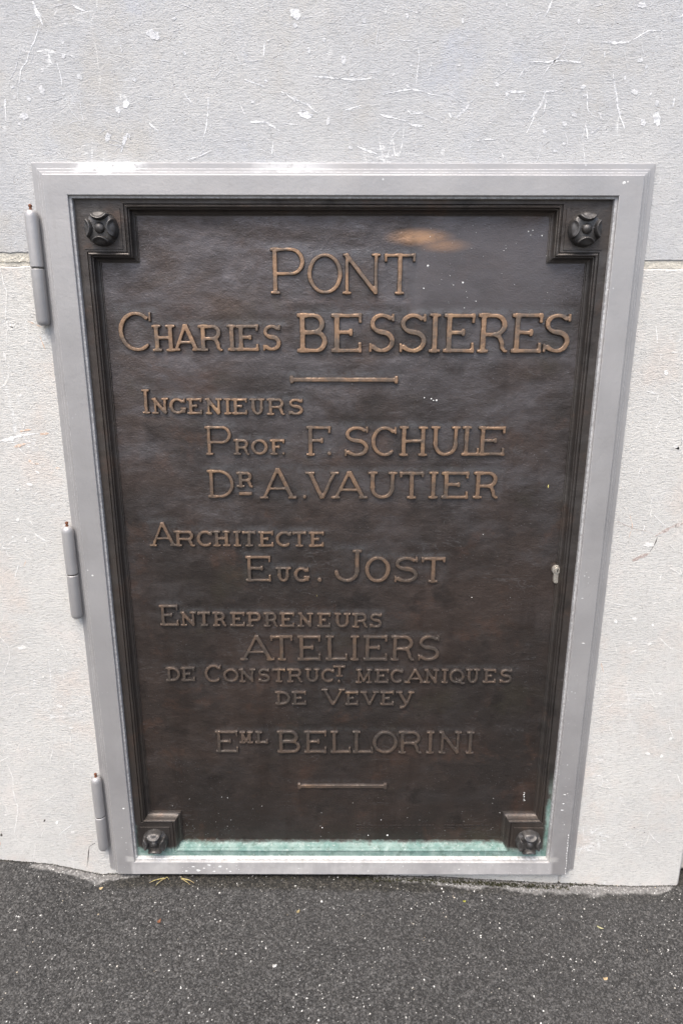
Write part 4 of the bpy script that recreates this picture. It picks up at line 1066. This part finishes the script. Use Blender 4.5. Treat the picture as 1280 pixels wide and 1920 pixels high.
# --- corner rosettes on thin square plates
RR = .0262
def rosette_mesh():
    g = .0008; n = int(2 * (RR + .002) / g) + 1
    gx_, gz_ = np.meshgrid((np.arange(n) - n // 2) * g, (np.arange(n) - n // 2) * g, indexing='ij')
    r = np.hypot(gx_, gz_); y = np.zeros(r.shape)
    body = .0088 * np.sqrt(np.clip(1 - (r / RR) ** 2.4, 0, 1))
    y = np.where(r < RR, .004 * sstep(RR, RR * .86, r) + body, 0)
    for k in range(4):
        ca, sa = math.cos(k * math.pi / 2), math.sin(k * math.pi / 2)
        u, v = gx_ * ca + gz_ * sa, -gx_ * sa + gz_ * ca
        inn = .0168 - np.hypot((u - .0275), v * .98)           # lens: disc about a centre on the rim
        side = RR - r
        m_ = np.clip(np.minimum(inn, side), 0, 1)
        lens = sstep(0, .0016, inn) * sstep(-.0002, .0022, side)
        dome = .0052 * np.sqrt(np.clip(1 - ((u - .0185) / .0100) ** 2, 0, 1)) * np.sqrt(np.clip(1 - (v / .0185) ** 2, 0, 1))
        lip = .0046 * np.exp(-((inn - .0028) / .0026) ** 2)
        y = np.maximum(y, np.where((lens > 0), .0035 * sstep(-.0002, .003, side) + body + (dome + lip + .0008) * lens, 0))
    y = y - .0016 * np.exp(-(r / .0110) ** 2)
    y = np.maximum(y, np.where(r < .0076, .0122 + .0056 * np.sqrt(np.clip(1 - (r / .0076) ** 2, 0, 1)), 0))
    use = r < RR + .0006
    y = np.where(r < RR, y, -.001)
    y += np.where(r < RR, fbm(gx_ * 150, gz_ * 150, 91, 3) * .0009, 0)
    ids = -np.ones(r.shape, int); ui, uj = np.nonzero(use); ids[ui, uj] = np.arange(len(ui))
    c = use[:-1, :-1] & use[1:, :-1] & use[1:, 1:] & use[:-1, 1:]; ci, cj = np.nonzero(c)
    f = np.stack([ids[ci, cj], ids[ci + 1, cj], ids[ci + 1, cj + 1], ids[ci, cj + 1]], -1)
    return np.stack([gx_[ui, uj], -y[ui, uj], gz_[ui, uj]], -1), f
rv, rf = rosette_mesh()
PH = .0305
ztop_r = av(un(193, 427, ym - .006)[1], un(1100, 431, ym - .006)[1]); xtop_r = av(un(192, 427, ym - .008)[0], un(1100, 432, ym - .008)[0])
zbot_r = av(un(290, 1579, ym - .008)[1], un(990, 1580, ym - .008)[1]); xbot_r = av(un(290, 1579, ym - .008)[0], un(990, 1580, ym - .008)[0])
ros0 = None
for sx, sz in ((-1, 1), (1, 1), (-1, -1), (1, -1)):
    cx = sx * (xtop_r if sz > 0 else xbot_r); cz = ztop_r if sz > 0 else zbot_r
    if ros0 is None:
        h = PH; plv = [(cx - h, ym + .001, cz - h), (cx + h, ym + .001, cz - h), (cx + h, ym + .001, cz + h), (cx - h, ym + .001, cz + h)]
        h2 = PH - .0006; plv += [(cx - h2, ym - .0014, cz - h2), (cx + h2, ym - .0014, cz - h2), (cx + h2, ym - .0014, cz + h2), (cx - h2, ym - .0014, cz + h2)]
        p0 = obj('rosette', plv, [(0, 1, 5, 4), (1, 2, 6, 5), (2, 3, 7, 6), (3, 0, 4, 7), (4, 5, 6, 7)], M['border'], plaque, origin=(cx, ym, cz))
        f0 = obj('flower', rv + np.array([cx, ym - .0012, cz]), rf, M['rosette'], p0, smooth=True)
        ros0 = (p0, f0)
    else:
        p1 = ros0[0].copy(); COL.objects.link(p1); p1.parent = plaque; p1.location = Vector((cx, ym, cz)) - Vector(plaque.location)
        f1_ = ros0[1].copy(); COL.objects.link(f1_); f1_.parent = p1; f1_.location = ros0[1].location

# ================================================================== SMALL THINGS AT THE FOOT
# moss in the joint under the frame
mb = MB(); rs = random.Random(21)
for i in range(2600):
    x = rs.triangular(-.05, .56, .33) if rs.random() < .8 else rs.uniform(-.44, .1)
    dens = np.interp(x, [-.44, -.05, .08, .48, .56], [.10, .3, 1, .8, .1])
    if rs.random() > dens: continue
    y = rs.gauss(-.014, .0035); z = float(ground_z(np.array([x]), np.array([y]))[0]) + rs.uniform(-.001, .004)
    if x > .47: y = rs.gauss(-.004, .003)
    r = rs.uniform(.0010, .0026); d = Vector((rs.uniform(-1, 1), rs.uniform(-1.2, .4), rs.uniform(.2, 1.3))).normalized() * r * 1.5
    q = d.orthogonal().normalized() * r * .6; q2 = d.cross(q).normalized() * r * .6; p = Vector((x, y, z))
    mb.add([p + q, p - q * .5 + q2, p - q * .5 - q2, p + d], [(0, 1, 3), (1, 2, 3), (2, 0, 3), (0, 2, 1)])
mo_ = mb.build('moss', M['moss']); tag(mo_, 'dark green moss filling the joint beneath the grey door frame', 'moss', kind='stuff')

def sprig(px, label, blades, seed):
    x, z = un(px, 1652, -.03); rs = random.Random(seed)
    y = -.020; z = float(ground_z(np.array([x]), np.array([y]))[0]) - .001
    mb = MB()
    for (dx, dy, dz, r) in blades:
        pts = []; rad = []
        for i in range(8):
            t = i / 7; pts.append((x + dx * t, y + dy * t, z + .003 + dz * math.sin(math.pi * min(1, t * .72)) + rs.uniform(-.0003, .0003))); rad.append(r * (1 - .8 * t) + .0002)
        mb.tube(pts, rad, 6)
    o = mb.build('dry_grass', M['straw'], None, smooth=True, origin=(x, y, z)); return tag(o, label, 'dry grass', 'dry grass under the door')
sprig(308, 'dry yellow grass blades spreading both ways under the left end of the door frame', [(-.028, -.016, .006, .0011), (-.014, -.022, .005, .0009), (.010, -.010, .009, .0008), (-.020, -.008, .003, .0010)], 1)
sprig(338, 'single bent straw pointing right beneath the door frame, right of the yellow grass', [(.030, -.016, .006, .0012), (.022, -.018, .003, .0008), (.002, -.006, .010, .0007)], 2)

def scrap(px, py, name, L, W_, ang, col, label):
    x, y = un_floor(px, py, -.004)
    z = float(ground_z(np.array([x]), np.array([y]))[0]); x, y = un_floor(px, py, z + .002); z = float(ground_z(np.array([x]), np.array([y]))[0]) + .0022
    rs = random.Random(int(px)); n = 12; top = []; bot = []
    c, s = math.cos(ang), math.sin(ang)
    for i in range(n):
        a = 2 * math.pi * i / n; k = rs.uniform(.8, 1.15); u, v = L / 2 * math.cos(a) * k, W_ / 2 * math.sin(a) * k * (1 - .35 * math.cos(a))
        top.append((x + u * c - v * s, y + u * s + v * c, z + .0010 + .0009 * math.cos(2 * a)))
    bot = [(p[0], p[1], p[2] - .0009) for p in top]
    vs = top + bot + [(x, y, z + .0007), (x, y, z - .0004)]
    fs = [(2 * n, i, (i + 1) % n) for i in range(n)] + [(2 * n + 1, n + (i + 1) % n, n + i) for i in range(n)] + [(i, n + i, n + (i + 1) % n, (i + 1) % n) for i in range(n)]
    o = obj(name, vs, fs, flat_mat(name + ' tone', col), None, origin=(x, y, z)); return tag(o, label, 'litter', 'scraps lying on the asphalt')
scrap(190, 1666, 'pebble', .0075, .005, .4, (.62, .47, .26), 'small tan pebble on the asphalt near the left foot of the door')
scrap(559, 1709, 'leaf_scrap', .010, .0045, .8, (.34, .27, .14), 'dull ochre leaf scrap on asphalt left of centre below the door')
scrap(299, 1727, 'leaf_scrap', .009, .006, 1.1, (.24, .10, .05), 'reddish brown leaf scrap lying on dark asphalt at left')
scrap(870, 1690, 'leaf_scrap', .006, .004, .2, (.38, .36, .06), 'tiny yellow green leaf scrap just below the pale cement strip')
scrap(1124, 1739, 'leaf_scrap', .012, .0028, -.6, (.48, .45, .25), 'thin pale yellow leaf sliver on asphalt toward the right')
scrap(1134, 1835, 'pebble', .008, .006, .2, (.50, .36, .20), 'sandy brown pebble on asphalt near the lower right corner')
scrap(515, 1811, 'pebble', .0085, .006, .2, (.60, .59, .57), 'pale grey white pebble on asphalt below the middle of the door')
